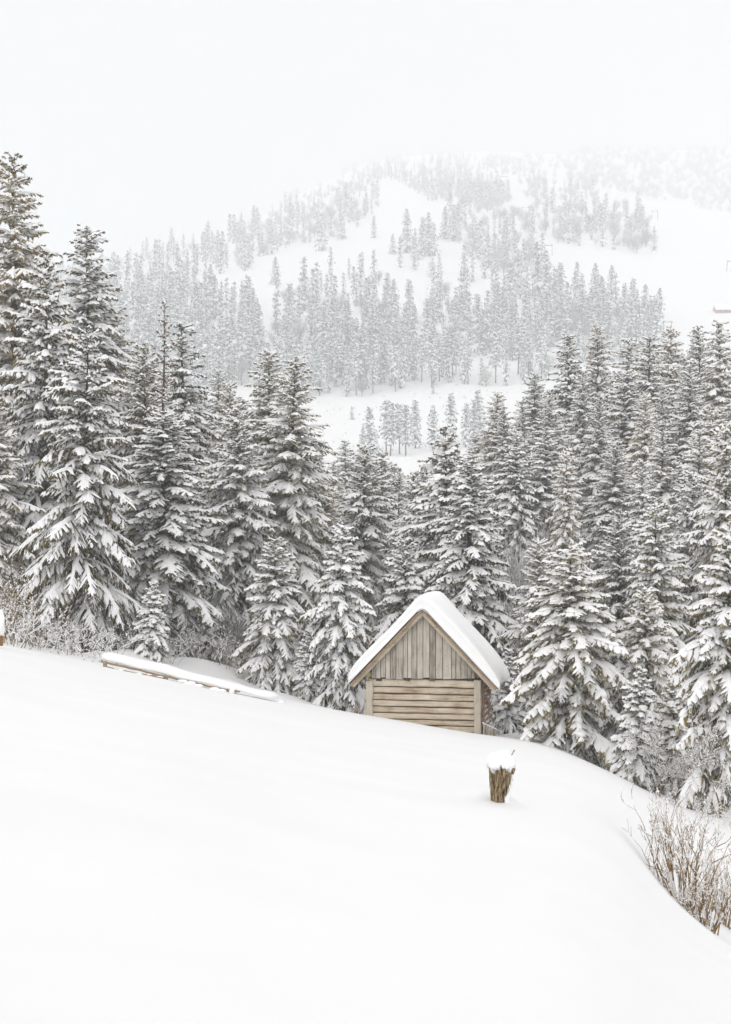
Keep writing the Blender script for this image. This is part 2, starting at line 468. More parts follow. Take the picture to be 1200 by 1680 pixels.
# ------------------------------------------------------------------ spruce builder
def spruce(seed, H, R, dz=0.34, nb=6, crown0=0.06, snow=0.65, droop=1.0, ts=0.13, kb=8, nl=0.15, bw=0.022, st=4,
           lumps=60, sw=1.0, power=0.8, thin_top=0.0, trunk_r=None, rough=1.0, boughs=True, rime=.42):
    """returns meshes arrays: crown (needles and boughs), snow, trunk"""
    g = np.random.RandomState(seed)
    ph = g.uniform(0, 6.28, 6)
    z = crown0 * H; BP = []; BL = []
    while z < 0.985 * H:
        t = z / H; n = nb if t < 0.8 else max(3, nb - (1 if t < .92 else 2))
        p0 = g.uniform(0, 6.28)
        for q in range(n):
            BP.append((z + g.uniform(-.55, .55) * dz * rough, p0 + q * 2 * pi / n + g.uniform(-.3, .3)))
            L = R * max(1 - t, 0) ** power * g.choice([g.uniform(.6, .95), g.uniform(.85, 1.28)]) + 0.06
            L *= 1 + .13 * rough * sin(3 * BP[-1][1] + ph[0] + 5 * t) + .08 * rough * sin(14 * t + ph[1])
            if t < crown0 + .08: L *= .8
            BL.append(max(L, .1))
        z += dz * (0.62 + 0.38 * (1 - t)) * g.uniform(.7, 1.3)
    P0, DD, LL, TT, PH = [], [], [], [], []
    SI = []
    br0, br1, brr = [], [], []
    axis = []
    s9 = np.linspace(0, 1, 10)
    for (zb, phi), L in zip(BP, BL):
        t = zb / H
        e0 = radians(46 * t ** 1.3 - 14 * droop * (1 - t) + g.uniform(-10, 10)); e1 = e0 - radians((30 + 26 * (1 - t)) * droop * g.uniform(.6, 1.25) * min(1, .25 + L / 1.5) * 1.12)
        el = e0 + (e1 - e0) * np.minimum(1, s9 * 1.35) ** .9 + radians(14) * np.maximum(0, s9 - .75) * 4 * .6
        d = np.stack([np.cos(el) * cos(phi), np.cos(el) * sin(phi), np.sin(el)], -1)
        P = np.zeros((10, 3)); P[1:] = np.cumsum(d[:-1], 0) * (L / 9); P[:, 2] += zb
        axis.append((P, L, t, phi))
        br0.append(P[:-1]); br1.append(P[1:]); brr.append(np.linspace(.012 + .011 * L, .004, 9))
        n = max(2 if st > 2 or boughs else 1, int(L * .92 / ts))
        s = np.linspace(.1 + .06 * g.rand(), .97, n)
        s = np.repeat(s, 2) + g.uniform(-.4, .4, 2 * n) / n
        s = np.clip(s, .05, 1); sg = np.tile([1., -1.], n)
        s = np.append(s, [1.0]); sg = np.append(sg, [0.])
        k = s * 9; i = np.minimum(k.astype(int), 8); f = (k - i)[:, None]
        pos = P[i] * (1 - f) + P[i + 1] * f; tan = d[i]
        side = np.array([-sin(phi), cos(phi), 0])
        be = np.radians(g.uniform(38, 62, len(s))) * np.abs(sg)
        ln = (L * .30 + .12) * np.clip(1.08 - s, .12, 1) ** .55 * g.uniform(.7, 1.25, len(s)) * np.clip(s / .3, .45, 1)
        ln = np.clip(ln, .09, 1.0)
        gdn = g.uniform(.1, 1.25, len(s)) * droop * (1 - .65 * t)
        D = norm(tan * np.cos(be)[:, None] + side[None] * (np.sin(be) * sg)[:, None] + np.array([0, 0, -1.]) * gdn[:, None])
        SI.append(s); P0.append(pos); DD.append(D); LL.append(ln); TT.append(np.full(len(s), t)); PH.append(np.full(len(s), phi) + s * .7)
    P0 = np.concatenate(P0); DD = np.concatenate(DD); LL = np.concatenate(LL); TT = np.concatenate(TT); PH = np.concatenate(PH)
    n = len(P0)
    lat = norm(np.cross(DD, np.array([0, 0, 1.])) + 1e-6)
    # needles: hanging and sideways brushlets along every twig
    u = (np.arange(kb) + .5) / kb
    U = u[None, :, None]
    O = P0[:, None] + DD[:, None] * LL[:, None, None] * U + np.array([0, 0, -1.]) * (LL[:, None, None] * .18 * U ** 2)
    sgn = np.where(np.arange(kb) % 2 == 0, 1., -1.)[None, :, None]
    dn = g.uniform(.2, 1.7, (n, kb, 1))
    bd = norm(DD[:, None] * g.uniform(.3, .9, (n, kb, 1)) + lat[:, None] * sgn * g.uniform(.25, .9, (n, kb, 1)) + np.array([0, 0, -1.]) * dn)
    bl = nl * 1.25 * (1 - .45 * TT)[:, None, None] * g.uniform(.6, 1.3, (n, kb, 1)) * (1.1 - .45 * U)
    wv = DD[:, None] * bw * (1.45 if st > 2 else 1) * g.uniform(.7, 1.4, (n, kb, 1))
    NV = np.stack([O - wv, O + wv, O + bd * bl], 2).reshape(-1, 3)
    NT = np.arange(len(NV)).reshape(-1, 3)
    crown = MB(); snowb = MB()
    white = g.rand(len(NT)) < rime
    crown.add(NV, NT[~white]); NW = NV.reshape(-1, 3, 3)[white] + [0, 0, .02]
    snowb.add(NW.reshape(-1, 3), np.arange(white.sum() * 3).reshape(-1, 3))
    if st > 2:
        # the dense needled underside of the twig
        ub = np.array([.0, .55, 1.0]); uw = np.array([.8, 1.0, .25]) ; ud = np.array([.8, 1.0, .5])
        wq = (.027 + .020 * g.rand(n))[:, None] * uw * sw; dq = (.024 + .045 * g.rand(n))[:, None] * ud * sw
        Cn = P0[:, None] + DD[:, None] * (LL[:, None] * ub * 1.04)[:, :, None] - np.array([0, 0, 1.]) * (LL[:, None] * .18 * ub ** 2 + .012)[:, :, None]
        a_ = Cn - lat[:, None] * wq[:, :, None]; c_ = Cn + lat[:, None] * wq[:, :, None]; b_ = Cn.copy(); b_[:, :, 2] -= dq
        a_[:, :, 2] -= .03; c_[:, :, 2] -= .03
        UV = np.stack([a_, b_, c_], 2).reshape(-1, 3)
        pat_ = np.array([[0, 3, 4], [0, 4, 1], [1, 4, 5], [1, 5, 2]])[None, None]
        crown.add(UV, ((np.arange(n) * 9)[:, None, None, None] + (np.arange(2) * 3)[None, :, None, None] + pat_).reshape(-1, 3))
    # a bare tip continues the twig
    tipv = np.stack([P0 - lat * bw * .8, P0 + lat * bw * .8, P0 + DD * LL[:, None] * 1.25 - np.array([0, 0, 1.]) * LL[:, None] * .2], 1).reshape(-1, 3)
    crown.add(tipv, np.arange(len(tipv)).reshape(-1, 3))
    if st > 2:
        V, T = tubes(np.concatenate(br0), np.concatenate(br1), np.concatenate(brr), np.concatenate(brr) * .8)
        crown.add(V, T)
    elif boughs:
        V, T = tubes(np.array([b[0] for b in br0]), np.array([b[4] for b in br1]), .05, .03)
        crown.add(V, T)
    # snow strips on the twigs
    field = .5 * np.sin(3 * PH + 9 * TT + ph[2]) + .5 * np.sin(5 * PH - 17 * TT + ph[3]) + .35 * np.sin(31 * TT + 2 * PH + ph[4])
    prob = snow + .36 + .22 * field - thin_top * np.clip((TT - .55) / .45, 0, 1)
    SS = np.concatenate(SI)
    prob = prob * np.where(SS < .3, .65, 1.0) * (1.12 - .62 * np.abs(DD[:, 2]))
    on = g.rand(n) < prob
    fat = 1 + .5 * np.clip(field, 0, 1) * snow
    q = np.where(on)[0]; m = len(q)
    us = np.linspace(.02, 1, st); wd = np.interp(us, [0, .45, .8, 1], [.75, 1, .8, .15]); hh = np.interp(us, [0, .4, .8, 1], [.6, 1, .8, .1])
    Ls = LL[q] * g.uniform(.7, 1.0, m); W = (.050 + .036 * g.rand(m)) * fat[q] * sw * (.7 + .5 * np.minimum(1, LL[q] / .5)); Hh = (.042 + .05 * g.rand(m)) * fat[q] * sw
    C = P0[q][:, None] + DD[q][:, None] * (Ls[:, None] * us)[:, :, None] - np.array([0, 0, 1.]) * (Ls[:, None] * .18 * us ** 2)[:, :, None]
    C = C + g.normal(0, .008 * sw, C.shape)
    Lf = C - lat[q][:, None] * (W[:, None] * wd)[:, :, None]; Rt = C + lat[q][:, None] * (W[:, None] * wd)[:, :, None]
    Lf[:, :, 2] -= .018 * sw; Rt[:, :, 2] -= .018 * sw
    Tp = C.copy(); Tp[:, :, 2] += Hh[:, None] * hh
    SV = np.stack([Lf, Tp, Rt], 2).reshape(-1, 3)            # m, st, 3
    base = (np.arange(m) * st * 3)[:, None, None, None]; sj = (np.arange(st - 1) * 3)[None, :, None, None]
    pat = np.array([[0, 3, 4], [0, 4, 1], [1, 4, 5], [1, 5, 2]])[None, None]
    snowb.add(SV, (base + sj + pat).reshape(-1, 3))
    # snow along the boughs
    for P, L, t, phi in axis:
        if g.rand() > snow + .25 - thin_top * max(0, (t - .55) / .45): continue
        side = np.array([-sin(phi), cos(phi), 0]); i0 = g.randint(0, 3)
        Q = P[i0:] if st > 2 else P[i0::3]
        if len(Q) < 2: continue
        x = np.linspace(0, 1, len(Q)); w_ = (.035 + .032 * L * np.sin(pi * np.clip(x * .9 + .1, 0, 1))) * g.uniform(.7, 1.2) * sw; h_ = np.minimum(w_ * .8, .13 * sw)
        w_ = w_ * g.uniform(.75, 1.25, len(Q))
        ring = np.stack([Q - side * w_[:, None] - [0, 0, .02], Q - side * w_[:, None] * .5 + np.stack([0 * h_, 0 * h_, h_ * .85], -1), Q + np.stack([0 * h_, 0 * h_, h_], -1),
                         Q + side * w_[:, None] * .5 + np.stack([0 * h_, 0 * h_, h_ * .85], -1), Q + side * w_[:, None] - [0, 0, .02]], 1) if st > 2 else \
               np.stack([Q - side * w_[:, None], Q + np.stack([0 * h_, 0 * h_, h_], -1), Q + side * w_[:, None]], 1)
        kk = ring.shape[1]; nn = len(Q)
        tt = []
        for r_ in range(nn - 1):
            for c_ in range(kk - 1):
                b0 = r_ * kk + c_; tt += [[b0, b0 + kk, b0 + kk + 1], [b0, b0 + kk + 1, b0 + 1]]
        snowb.add(ring.reshape(-1, 3), tt)
    # pillows
    bv, bf = ICO1 if st > 2 else ICO0
    for _ in range(int(lumps)):
        P, L, t, phi = axis[g.randint(len(axis))]
        if L < .4: continue
        s = g.uniform(.35, .95); i = int(s * 9); p = P[min(i, 9)]
        side = np.array([-sin(phi), cos(phi), 0]); d = norm(P[min(i + 1, 9)] - P[max(i - 1, 0)])
        up = norm(np.cross(d, side)); up = up * (1 if up[2] > 0 else -1)
        a_, b_, c_ = g.uniform(.10, .26) * sw * min(1.2, .5 + L * .35), g.uniform(.06, .13) * sw, g.uniform(.05, .09) * sw
        B = lumpy(bv, g.randint(1e6), .25, 1.6)
        snowb.add(p + up * c_ * .4 + d * (B[:, :1] * a_) + side * (B[:, 1:2] * b_) + up * (B[:, 2:] * c_), bf)
    # trunk
    tr = trunk_r or (.011 * H + .03)
    zs = np.linspace(-.6, H * .99, 14 if st > 2 else 5); kx = 8 if st > 2 else 5
    an = np.arange(kx) * 2 * pi / kx
    wob = .02 * np.sin(zs * .9 + ph[5])
    rad = tr * np.clip(1 - zs / H, .03, 1) ** .8
    rings = np.stack([np.stack([np.cos(an) * r_ + w_, np.sin(an) * r_ + w_, np.full(kx, z_)], -1) for z_, r_, w_ in zip(zs, rad, wob)])
    trunk = MB(); trunk.add(*loft(rings))
    return crown, snowb, trunk

def spruce_meshes(kind, needles='needles', **k):
    c, s, t = spruce(**k)
    return (c.mesh('crown_' + kind, M[needles]), s.mesh('snow_' + kind, M['tree_snow'], smooth=True), t.mesh('trunk_' + kind, M['bark'], smooth=True), k['H'], k['R'])

NEAR = {
    'tall': spruce_meshes('tall', seed=1, H=19, R=3.3, dz=.36, nb=6, crown0=.08, snow=.60, lumps=110, thin_top=.05, power=.55, ts=.155, kb=6, nl=.17, bw=.026, sw=1.02),
    'tall_b': spruce_meshes('tall_b', seed=2, H=18, R=2.9, dz=.36, nb=6, crown0=.05, snow=.66, lumps=120, thin_top=.05, power=.57, ts=.155, kb=6, nl=.16, bw=.026, sw=1.08, droop=1.15),
    'olive': spruce_meshes('olive', 'needles_olive', seed=3, H=14, R=2.8, dz=.42, nb=6, crown0=.06, snow=.52, lumps=60, power=.6, ts=.16, kb=8, nl=.18, bw=.026, sw=1.2),
    'open': spruce_meshes('open', 'needles_olive', seed=4, H=10.5, R=2.7, dz=.31, nb=6, crown0=.10, snow=.50, lumps=40, power=.66, ts=.125, kb=6, nl=.13, bw=.020, sw=.82, trunk_r=.15, droop=.9),
    'mid': spruce_meshes('mid', seed=5, H=12, R=2.4, dz=.265, nb=6, crown0=.05, snow=.72, lumps=70, power=.6, ts=.12, kb=6, nl=.13, bw=.02, sw=.80),
    'mid_b': spruce_meshes('mid_b', seed=6, H=12, R=2.1, dz=.27, nb=6, crown0=.04, snow=.78, lumps=90, power=.62, ts=.12, kb=6, nl=.13, bw=.02, sw=.86, droop=1.25),
    'heavy': spruce_meshes('heavy', seed=7, H=8, R=2.1, dz=.27, nb=6, crown0=.04, snow=.86, lumps=110, power=.62, ts=.105, kb=7, nl=.13, bw=.020, sw=.84, droop=1.2),
    'heavy_b': spruce_meshes('heavy_b', seed=8, H=8, R=1.9, dz=.28, nb=6, crown0=.03, snow=.88, lumps=130, power=.65, ts=.105, kb=7, nl=.13, bw=.020, sw=.92, droop=1.4),
    'small': spruce_meshes('small', seed=9, H=4.5, R=1.1, dz=.24, nb=6, crown0=.03, snow=.88, lumps=90, power=.75, ts=.10, kb=7, nl=.12, bw=.02, sw=1.1, droop=1.2),
    'rusty': spruce_meshes('rusty', 'needles_rusty', seed=10, H=13, R=1.9, dz=.40, nb=5, crown0=.06, snow=.30, lumps=10, power=.8, ts=.2, kb=6, nl=.13, bw=.016, sw=.8, droop=.5),
    'column': spruce_meshes('column', seed=12, H=17, R=2.3, dz=.38, nb=6, crown0=.08, snow=.64, lumps=120, power=.55, ts=.155, kb=6, nl=.17, bw=.028, sw=1.1, droop=1.35),
}

def put_tree(kind, x, y, h, label, group=None, width=1.0, rz=None, tint=None, name='spruce_tree', table=NEAR, cat='spruce tree', z=None):
    c, s, t, H, R = table[kind]
    g = random.Random(int(x * 977 + y * 131))
    zz = gz(x, y) if z is None else z
    sc = h / H
    root = bpy.data.objects.new(name, None)
    COL.objects.link(root)
    root.location = (x, y, zz - .05)
    root.rotation_euler = (radians(g.uniform(-2.2, 2.2)), radians(g.uniform(-2.2, 2.2)), g.uniform(0, 6.28) if rz is None else rz)
    root.scale = (sc * width, sc * width, sc)
    tag(root, label, cat, group)
    link('trunk', t, root)
    if c is not None:
        oc = link('crown', c, root); oc['kind'] = 'stuff'
        if tint: oc.material_slots[0].link = 'OBJECT'; oc.material_slots[0].material = M[tint]
    if s is not None: link('snow_load', s, root)['kind'] = 'stuff'
    return root

def tree_at(kind, px, top, d, label, group=None, halfw=None, **k):
    """px/top: image position of the tree's tip, d: distance"""
    x = (px - 600) / FPX * d; z0 = gz(x, d); h = (840 - top) / FPX * d - z0
    H, R = NEAR[kind][3:5]
    wd = 1.0 if halfw is None else (1.18 * halfw * d / FPX) / (R * h / H)
    return put_tree(kind, x, d, h, label, group, width=wd, **k)

#@NEARTREES
# (kind, image x, image y of the tip, distance, half width of the crown in px, label)
NT_LIST = [
    ('tall', 28, 243, 76, 118, 'tallest spruce at the left edge, its thin dark tip rising into the pale sky'),
    ('olive', 72, 408, 68, 100, 'brown topped olive spruce in front of the tallest tree at the left'),
    ('tall_b', 143, 366, 86, 100, 'tall dark spruce with a ragged narrow top, second highest at the left'),
    ('column', -40, 330, 84, 110, 'dark spruce cut by the left edge behind the tallest tree'),
    ('tall_b', 196, 492, 88, 80, 'spruce just right of the second highest top at the left'),
    ('open', 128, 532, 58, 112, 'open olive spruce at the left whose bare brown trunk shows down to the shrubs'),
    ('mid', -10, 640, 66, 90, 'spruce with snowy boughs cut off by the left edge low down'),
    ('mid', 238, 560, 74, 90, 'olive and white spruce right of the open trunked tree'),
    ('rusty', 262, 492, 71, 55, 'sparse rusty larch with a bare leader among the left spruces'),
    ('column', 304, 524, 80, 75, 'pointed spruce standing clear against the blue hillside, right of the rusty larch'),
    ('mid_b', 268, 668, 62, 118, 'broad snow laden spruce whose right boughs slope to the shrubs by the log rail'),
    ('mid', 372, 622, 88, 62, 'slender dark spruce in the gap right of the left cluster'),
    ('tall_b', 432, 566, 78, 80, 'left one of the twin spruces rising before the white clearing'),
    ('tall', 466, 580, 68, 95, 'right one of the twin spruces rising before the white clearing'),
    ('mid', 402, 660, 66, 85, 'dense spruce below the left twin spruce'),
    ('mid', 345, 760, 72, 70, 'shaded spruce behind the broad one near the log rail'),
    ('heavy', 452, 880, 59, 72, 'small snow heaped spruce above the end of the log rail'),
    ('mid_b', 505, 715, 82, 70, 'spruce with a snowy right flank beside the twin spruces'),
    ('heavy_b', 562, 856, 57, 70, 'white heaped spruce left of the hut, its foot on the snow field'),
    ('mid', 592, 724, 76, 75, 'bushy topped spruce above and left of the hut'),
    ('mid', 622, 740, 88, 60, 'spruce half hidden behind the bushy topped one left of the hut'),
    ('rusty', 650, 768, 80, 45, 'sparse rusty larch behind the hut'),
    ('mid', 682, 770, 74, 60, 'spruce in the dark gap between the larch and the high one over the hut'),
    ('olive', 738, 690, 67, 96, 'high olive spruce rising right behind the hut roof'),
    ('mid_b', 776, 742, 62, 98, 'spruce with drooping white boughs right of the hut ridge'),
    ('heavy', 668, 880, 63, 72, 'low white spruce peeping over the left slope of the hut roof'),
    ('mid', 540, 790, 72, 66, 'spruce filling the space between the twins and the hut'),
    ('heavy_b', 935, 892, 52, 118, 'wide spruce with snow pillows right of the hut, foot on the snow brow'),
    ('mid', 882, 880, 60, 66, 'spruce behind the left shoulder of the wide one right of the hut'),
    ('mid', 1011, 834, 64, 78, 'darker spruce right behind the wide snow pillowed one'),
    ('mid_b', 1086, 818, 60, 84, 'spruce loaded with clumps of snow in the right foreground'),
    ('heavy', 1066, 962, 53, 78, 'mid sized white spruce in the right foreground row'),
    ('mid', 1140, 770, 66, 80, 'spruce reaching above the right foreground row'),
    ('heavy_b', 1192, 860, 46, 105, 'spruce cut by the right edge with broad shelves of snow'),
    ('mid', 1195, 690, 62, 90, 'tall spruce behind the snow shelved one at the right edge'),
    ('small', 1042, 1090, 49, 48, 'small bowed spruce under the right foreground row'),
    ('small', 1108, 1110, 50, 48, 'small snow smothered spruce between the sapling and the right edge'),
    ('small', 246, 950, 57, 34, 'young spruce standing in the snowy shrubs above the log rail'),
    ('small', 838, 1060, 58, 36, 'young white spruce tucked beside the right wall of the hut'),
    ('small', 510, 1030, 58, 34, 'young white spruce in front of the twins at the snow edge'),
]
for kind, px, top, d, hw, lab in NT_LIST:
    larch = kind == 'rusty'
    tree_at(kind, px, top, d, lab, halfw=hw, tint=None if larch else ['needles', 'needles_olive', 'needles_green'][int(px * 7 + top) % 3], name='larch_tree' if larch else 'spruce_tree', cat='larch tree' if larch else 'spruce tree')

# second and third rows of the forest on both flanks
rg = random.Random(5)
MID = [(935, 545, 128, 45), (986, 530, 132, 40), (1020, 535, 138, 44), (1072, 548, 126, 50), (1106, 530, 140, 38), (1156, 532, 134, 44), (1192, 524, 128, 48),
       (905, 645, 112, 42), (880, 612, 134, 42), (976, 640, 112, 46), (1050, 650, 108, 44), (1030, 604, 122, 44), (1132, 602, 118, 46), (1082, 610, 120, 42), (862, 640, 124, 36),
       (834, 640, 116, 44), (808, 615, 118, 46), (892, 700, 100, 44), (1002, 700, 100, 48), (1170, 640, 108, 48), (955, 600, 120, 38), (1210, 600, 115, 50), (1090, 700, 98, 44),
       (1150, 690, 95, 44), (845, 700, 98, 40), (930, 720, 92, 40), (1055, 735, 86, 44), (1210, 560, 140, 50), (1045, 590, 150, 36), (1130, 575, 150, 38),
       (520, 742, 150, 30), (545, 755, 145, 32), (571, 720, 160, 30), (500, 760, 130, 40), (605, 760, 120, 36), (655, 760, 118, 36), (700, 760, 112, 36), (785, 700, 128, 34), (635, 790, 100, 42), (712, 800, 96, 42), (560, 800, 100, 44), (755, 740, 110, 40),
       (20, 520, 105, 60), (90, 600, 100, 60), (170, 560, 102, 60), (225, 580, 98, 55), (285, 600, 100, 50), (335, 640, 100, 50), (390, 650, 102, 50), (450, 680, 100, 50), (485, 720, 96, 48), (320, 700, 90, 55), (410, 760, 86, 55), (355, 600, 112, 40), (420, 620, 110, 40)]
MIDLAB = {0: 'leftmost tall spruce of the right slope, its tip against the grey hill thicket', 1: 'spruce whose tip touches the dark hut on the far slope', 3: 'spruce whose tip stands under the frosted bush of the far thicket',
          4: 'slim spruce with its tip beside the lowest lift mast', 5: 'pointed spruce below the left end of the far red hut', 6: 'spruce at the right edge directly under the far red hut',
          7: 'spruce at the left shoulder of the right slope, lower than the skyline row', 12: 'low spruce beside the gap between the hollow and the right slope',
          36: 'small greyish spruce next to the twin spruces at the white clearing', 38: 'small pointed greyish spruce below the tiny lone one on the clearing'}
for k, (px, top, d, hw) in enumerate(MID):
    if k in MIDLAB and px > 780: hw *= 1.15
    elif px > 780: top += rg.uniform(-8, 26); hw *= rg.uniform(.9, 1.35)
    kind = rg.choice(['column', 'tall', 'tall_b', 'mid_b', 'column']) if px > 780 else rg.choice(['mid', 'column', 'tall_b', 'mid_b'])
    if px > 780: lab, gr = 'snowy spruce in the dense rows rising up the right slope behind the hut', 'spruces of the dense rows on the right slope'
    elif px > 490: lab, gr = 'greyish spruce in the hollow behind the hut below the white clearing', 'spruces in the hollow behind the hut'
    else: lab, gr = 'shaded spruce deep in the forest behind the front left row', 'spruces deep in the left forest'
    lab = MIDLAB.get(k, lab)
    tree_at(kind, px, top, d, lab, gr, halfw=hw * 1.15, tint=['needles', 'needles_olive', 'needles_green'][k % 3])

#@FAR
# ------------------------------------------------------------------ far hillside
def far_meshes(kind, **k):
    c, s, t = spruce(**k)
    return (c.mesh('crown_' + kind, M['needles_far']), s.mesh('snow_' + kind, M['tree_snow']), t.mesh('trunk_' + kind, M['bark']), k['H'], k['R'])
fk = dict(H=22, dz=1.25, nb=6, ts=1.05, kb=3, nl=1.0, bw=.26, st=2, lumps=20, sw=6.0, power=.8)
FAR = {
    'cone': far_meshes('far_cone', seed=21, R=4.6, crown0=.04, snow=.24, **fk),
    'cone_b': far_meshes('far_cone_b', seed=22, R=4.0, crown0=.04, snow=.28, **fk),
    'narrow': far_meshes('far_narrow', seed=23, R=3.2, crown0=.10, snow=.26, **{**fk, 'power': .6}),
    'narrow_b': far_meshes('far_narrow_b', seed=24, R=2.8, crown0=.15, snow=.26, **{**fk, 'power': .5}),
    'stilt': far_meshes('far_stilt', seed=25, R=3.0, crown0=.36, snow=.26, **{**fk, 'power': .45}),
    'stilt_b': far_meshes('far_stilt_b', seed=26, R=3.2, crown0=.28, snow=.26, **{**fk, 'power': .5}),
}
low = dict(boughs=False, H=22, dz=2.2, nb=5, ts=1.9, kb=2, nl=1.5, bw=.6, st=2, lumps=0, sw=7.5, power=.7)
LOW = [spruce(seed=31 + q, R=3.6 + .5 * q, crown0=.08, snow=.28, **low) for q in range(3)]

def frosty(seed, H=11, R=3.6, n=700, wdt=.055, limbs=13):
    """rime covered broadleaf tree: trunk, limbs and a haze of thin twigs"""
    g = np.random.RandomState(seed)
    a, b, r0, r1 = [[0, 0, -.5]], [[0, 0, H * .45]], [.2], [.12]
    tips = []
    for _ in range(limbs):
        p = np.array([0, 0, H * g.uniform(.03, .42)]); ph = g.uniform(0, 6.28); el = radians(g.uniform(32, 80))
        L = H * g.uniform(.35, .58)
        q = p + L * np.array([cos(el) * cos(ph), cos(el) * sin(ph), sin(el)])
        a.append(p); b.append(q); r0.append(.09); r1.append(.03)
        tips.append((p, q))
    V, T = tubes(a, b, np.array(r0), np.array(r1), 4)
    tr = MB(); tr.add(V, T)
    k = g.randint(0, len(tips), n); u = g.uniform(.25, 1, n)[:, None]
    tp = np.array([t[0] for t in tips]); tq = np.array([t[1] for t in tips])
    O = tp[k] * (1 - u) + tq[k] * u + g.normal(0, .07 * H, (n, 3))
    out = norm(O * [1, 1, 0] * .35 / R + np.array([0, 0, 1.0]) + g.normal(0, .45, (n, 3)))
    L = g.uniform(.08, .2, n)[:, None] * H
    s = norm(np.cross(out, g.normal(size=(n, 3)))) * wdt * H / 11
    V = np.stack([O - s, O + s, O + out * L], 1).reshape(-1, 3)
    return tr, V, np.arange(len(V)).reshape(-1, 3)

FROST = {}
for q, (H, R, nn) in enumerate(((11, 4, 800), (10, 3.4, 700), (12, 4.4, 900))):
    tr, V, T = frosty(50 + q, H, R, nn)
    FROST['f%d' % q] = (mesh_np('frost_twigs', V, T, M['frost_twigs']), None, tr.mesh('frost_trunk', M['bark']), H, R)

def inside(poly, x, y):
    c = False; n = len(poly)
    for i in range(n):
        x1, y1 = poly[i]; x2, y2 = poly[(i + 1) % n]
        if (y1 > y) != (y2 > y) and x < (x2 - x1) * (y - y1) / (y2 - y1) + x1: c = not c
    return c

# woods on the far hill: outline of the trees' feet in image coordinates, what grows there
rf = random.Random(77)
REG = [
    # name, polygon, number of spruces, kinds, number of frosted broadleaf trees, minimum distance in px
    ('left', [(90, 455), (200, 435), (330, 405), (425, 372), (430, 440), (340, 455), (345, 500), (420, 505), (440, 640), (300, 640), (100, 620)], 320, ['cone', 'cone_b', 'narrow'], 60),
    ('band', [(445, 505), (620, 500), (660, 520), (800, 505), (850, 480), (900, 500), (1010, 505), (1080, 545), (1080, 600), (900, 605), (780, 590), (700, 592), (650, 612), (560, 632), (450, 645)], 240, ['cone', 'cone_b', 'narrow', 'narrow_b'], 70),
    ('meadow', [(455, 478), (560, 450), (640, 432), (730, 405), (800, 425), (850, 470), (800, 500), (620, 500), (450, 505)], 30, ['cone', 'cone_b', 'narrow'], 14),
    ('foot', [(440, 600), (560, 612), (700, 606), (790, 612), (900, 610), (900, 645), (780, 634), (700, 640), (640, 650), (500, 656), (440, 654)], 80, ['stilt', 'stilt_b', 'narrow_b'], 4),
    ('upper', [(425, 385), (450, 345), (480, 330), (560, 305), (625, 300), (620, 345), (590, 372), (548, 395), (490, 405), (432, 425)], 75, ['cone', 'narrow'], 90),
    ('crest', [(560, 292), (640, 288), (700, 300), (840, 312), (850, 330), (810, 345), (700, 330), (655, 300)], 110, ['cone', 'narrow'], 70),
    ('centre', [(735, 345), (830, 335), (880, 385), (895, 440), (830, 465), (790, 440), (740, 395)], 44, ['cone', 'narrow'], 70),
    ('grove', [(852, 300), (900, 300), (1000, 325), (1045, 345), (1075, 400), (1078, 432), (1030, 412), (935, 405), (900, 395), (870, 355)], 60, ['cone', 'narrow'], 120),
    ('lowright', [(905, 520), (1000, 500), (1080, 520), (1095, 560), (900, 575)], 12, ['narrow'], 45),
]
LAB = {'left': ('hazy spruce in the thick wood covering the left flank of the far hill', 'spruces on the left flank of the far hill'),
       'band': ('blue grey snow dusted spruce in the broad wood across the middle of the far hill', 'spruces across the middle of the far hill'),
       'meadow': ('blue grey spruce standing loosely on the lower hill meadow', 'spruces scattered over the lower hill meadow'),
       'foot': ('long stemmed spruce at the lower edge of the hill wood above the clearing', 'spruces along the upper edge of the clearing'),
       'upper': ('pale spruce in the misty wood above the left end of the hill meadow', 'spruces above the hill meadow'),
       'crest': ('faint spruce near the misty hilltop', 'spruces near the misty hilltop'),
       'centre': ('hazy spruce in the frosted copse left of the lift line', 'spruces left of the lift line'),
       'grove': ('hazy spruce in the frosted grove right of the lift line', 'spruces right of the lift line'),
       'lowright': ('hazy spruce in the grey thicket below the ski slope', 'spruces below the ski slope')}
FLAB = {'left': 'frosted leafless tree in the wood on the left flank of the far hill', 'band': 'frosted leafless tree amid the spruces across the middle of the far hill',
        'meadow': 'frosted leafless tree on the lower hill meadow', 'foot': 'frosted leafless tree by the upper edge of the clearing', 'upper': 'rime white leafless tree above the left end of the hill meadow',
        'crest': 'pale leafless tree near the misty hilltop', 'centre': 'rime grey leafless tree in the copse left of the lift line',
        'grove': 'rime grey leafless tree in the grove right of the lift line', 'lowright': 'brownish grey leafless tree in the thicket below the ski slope'}
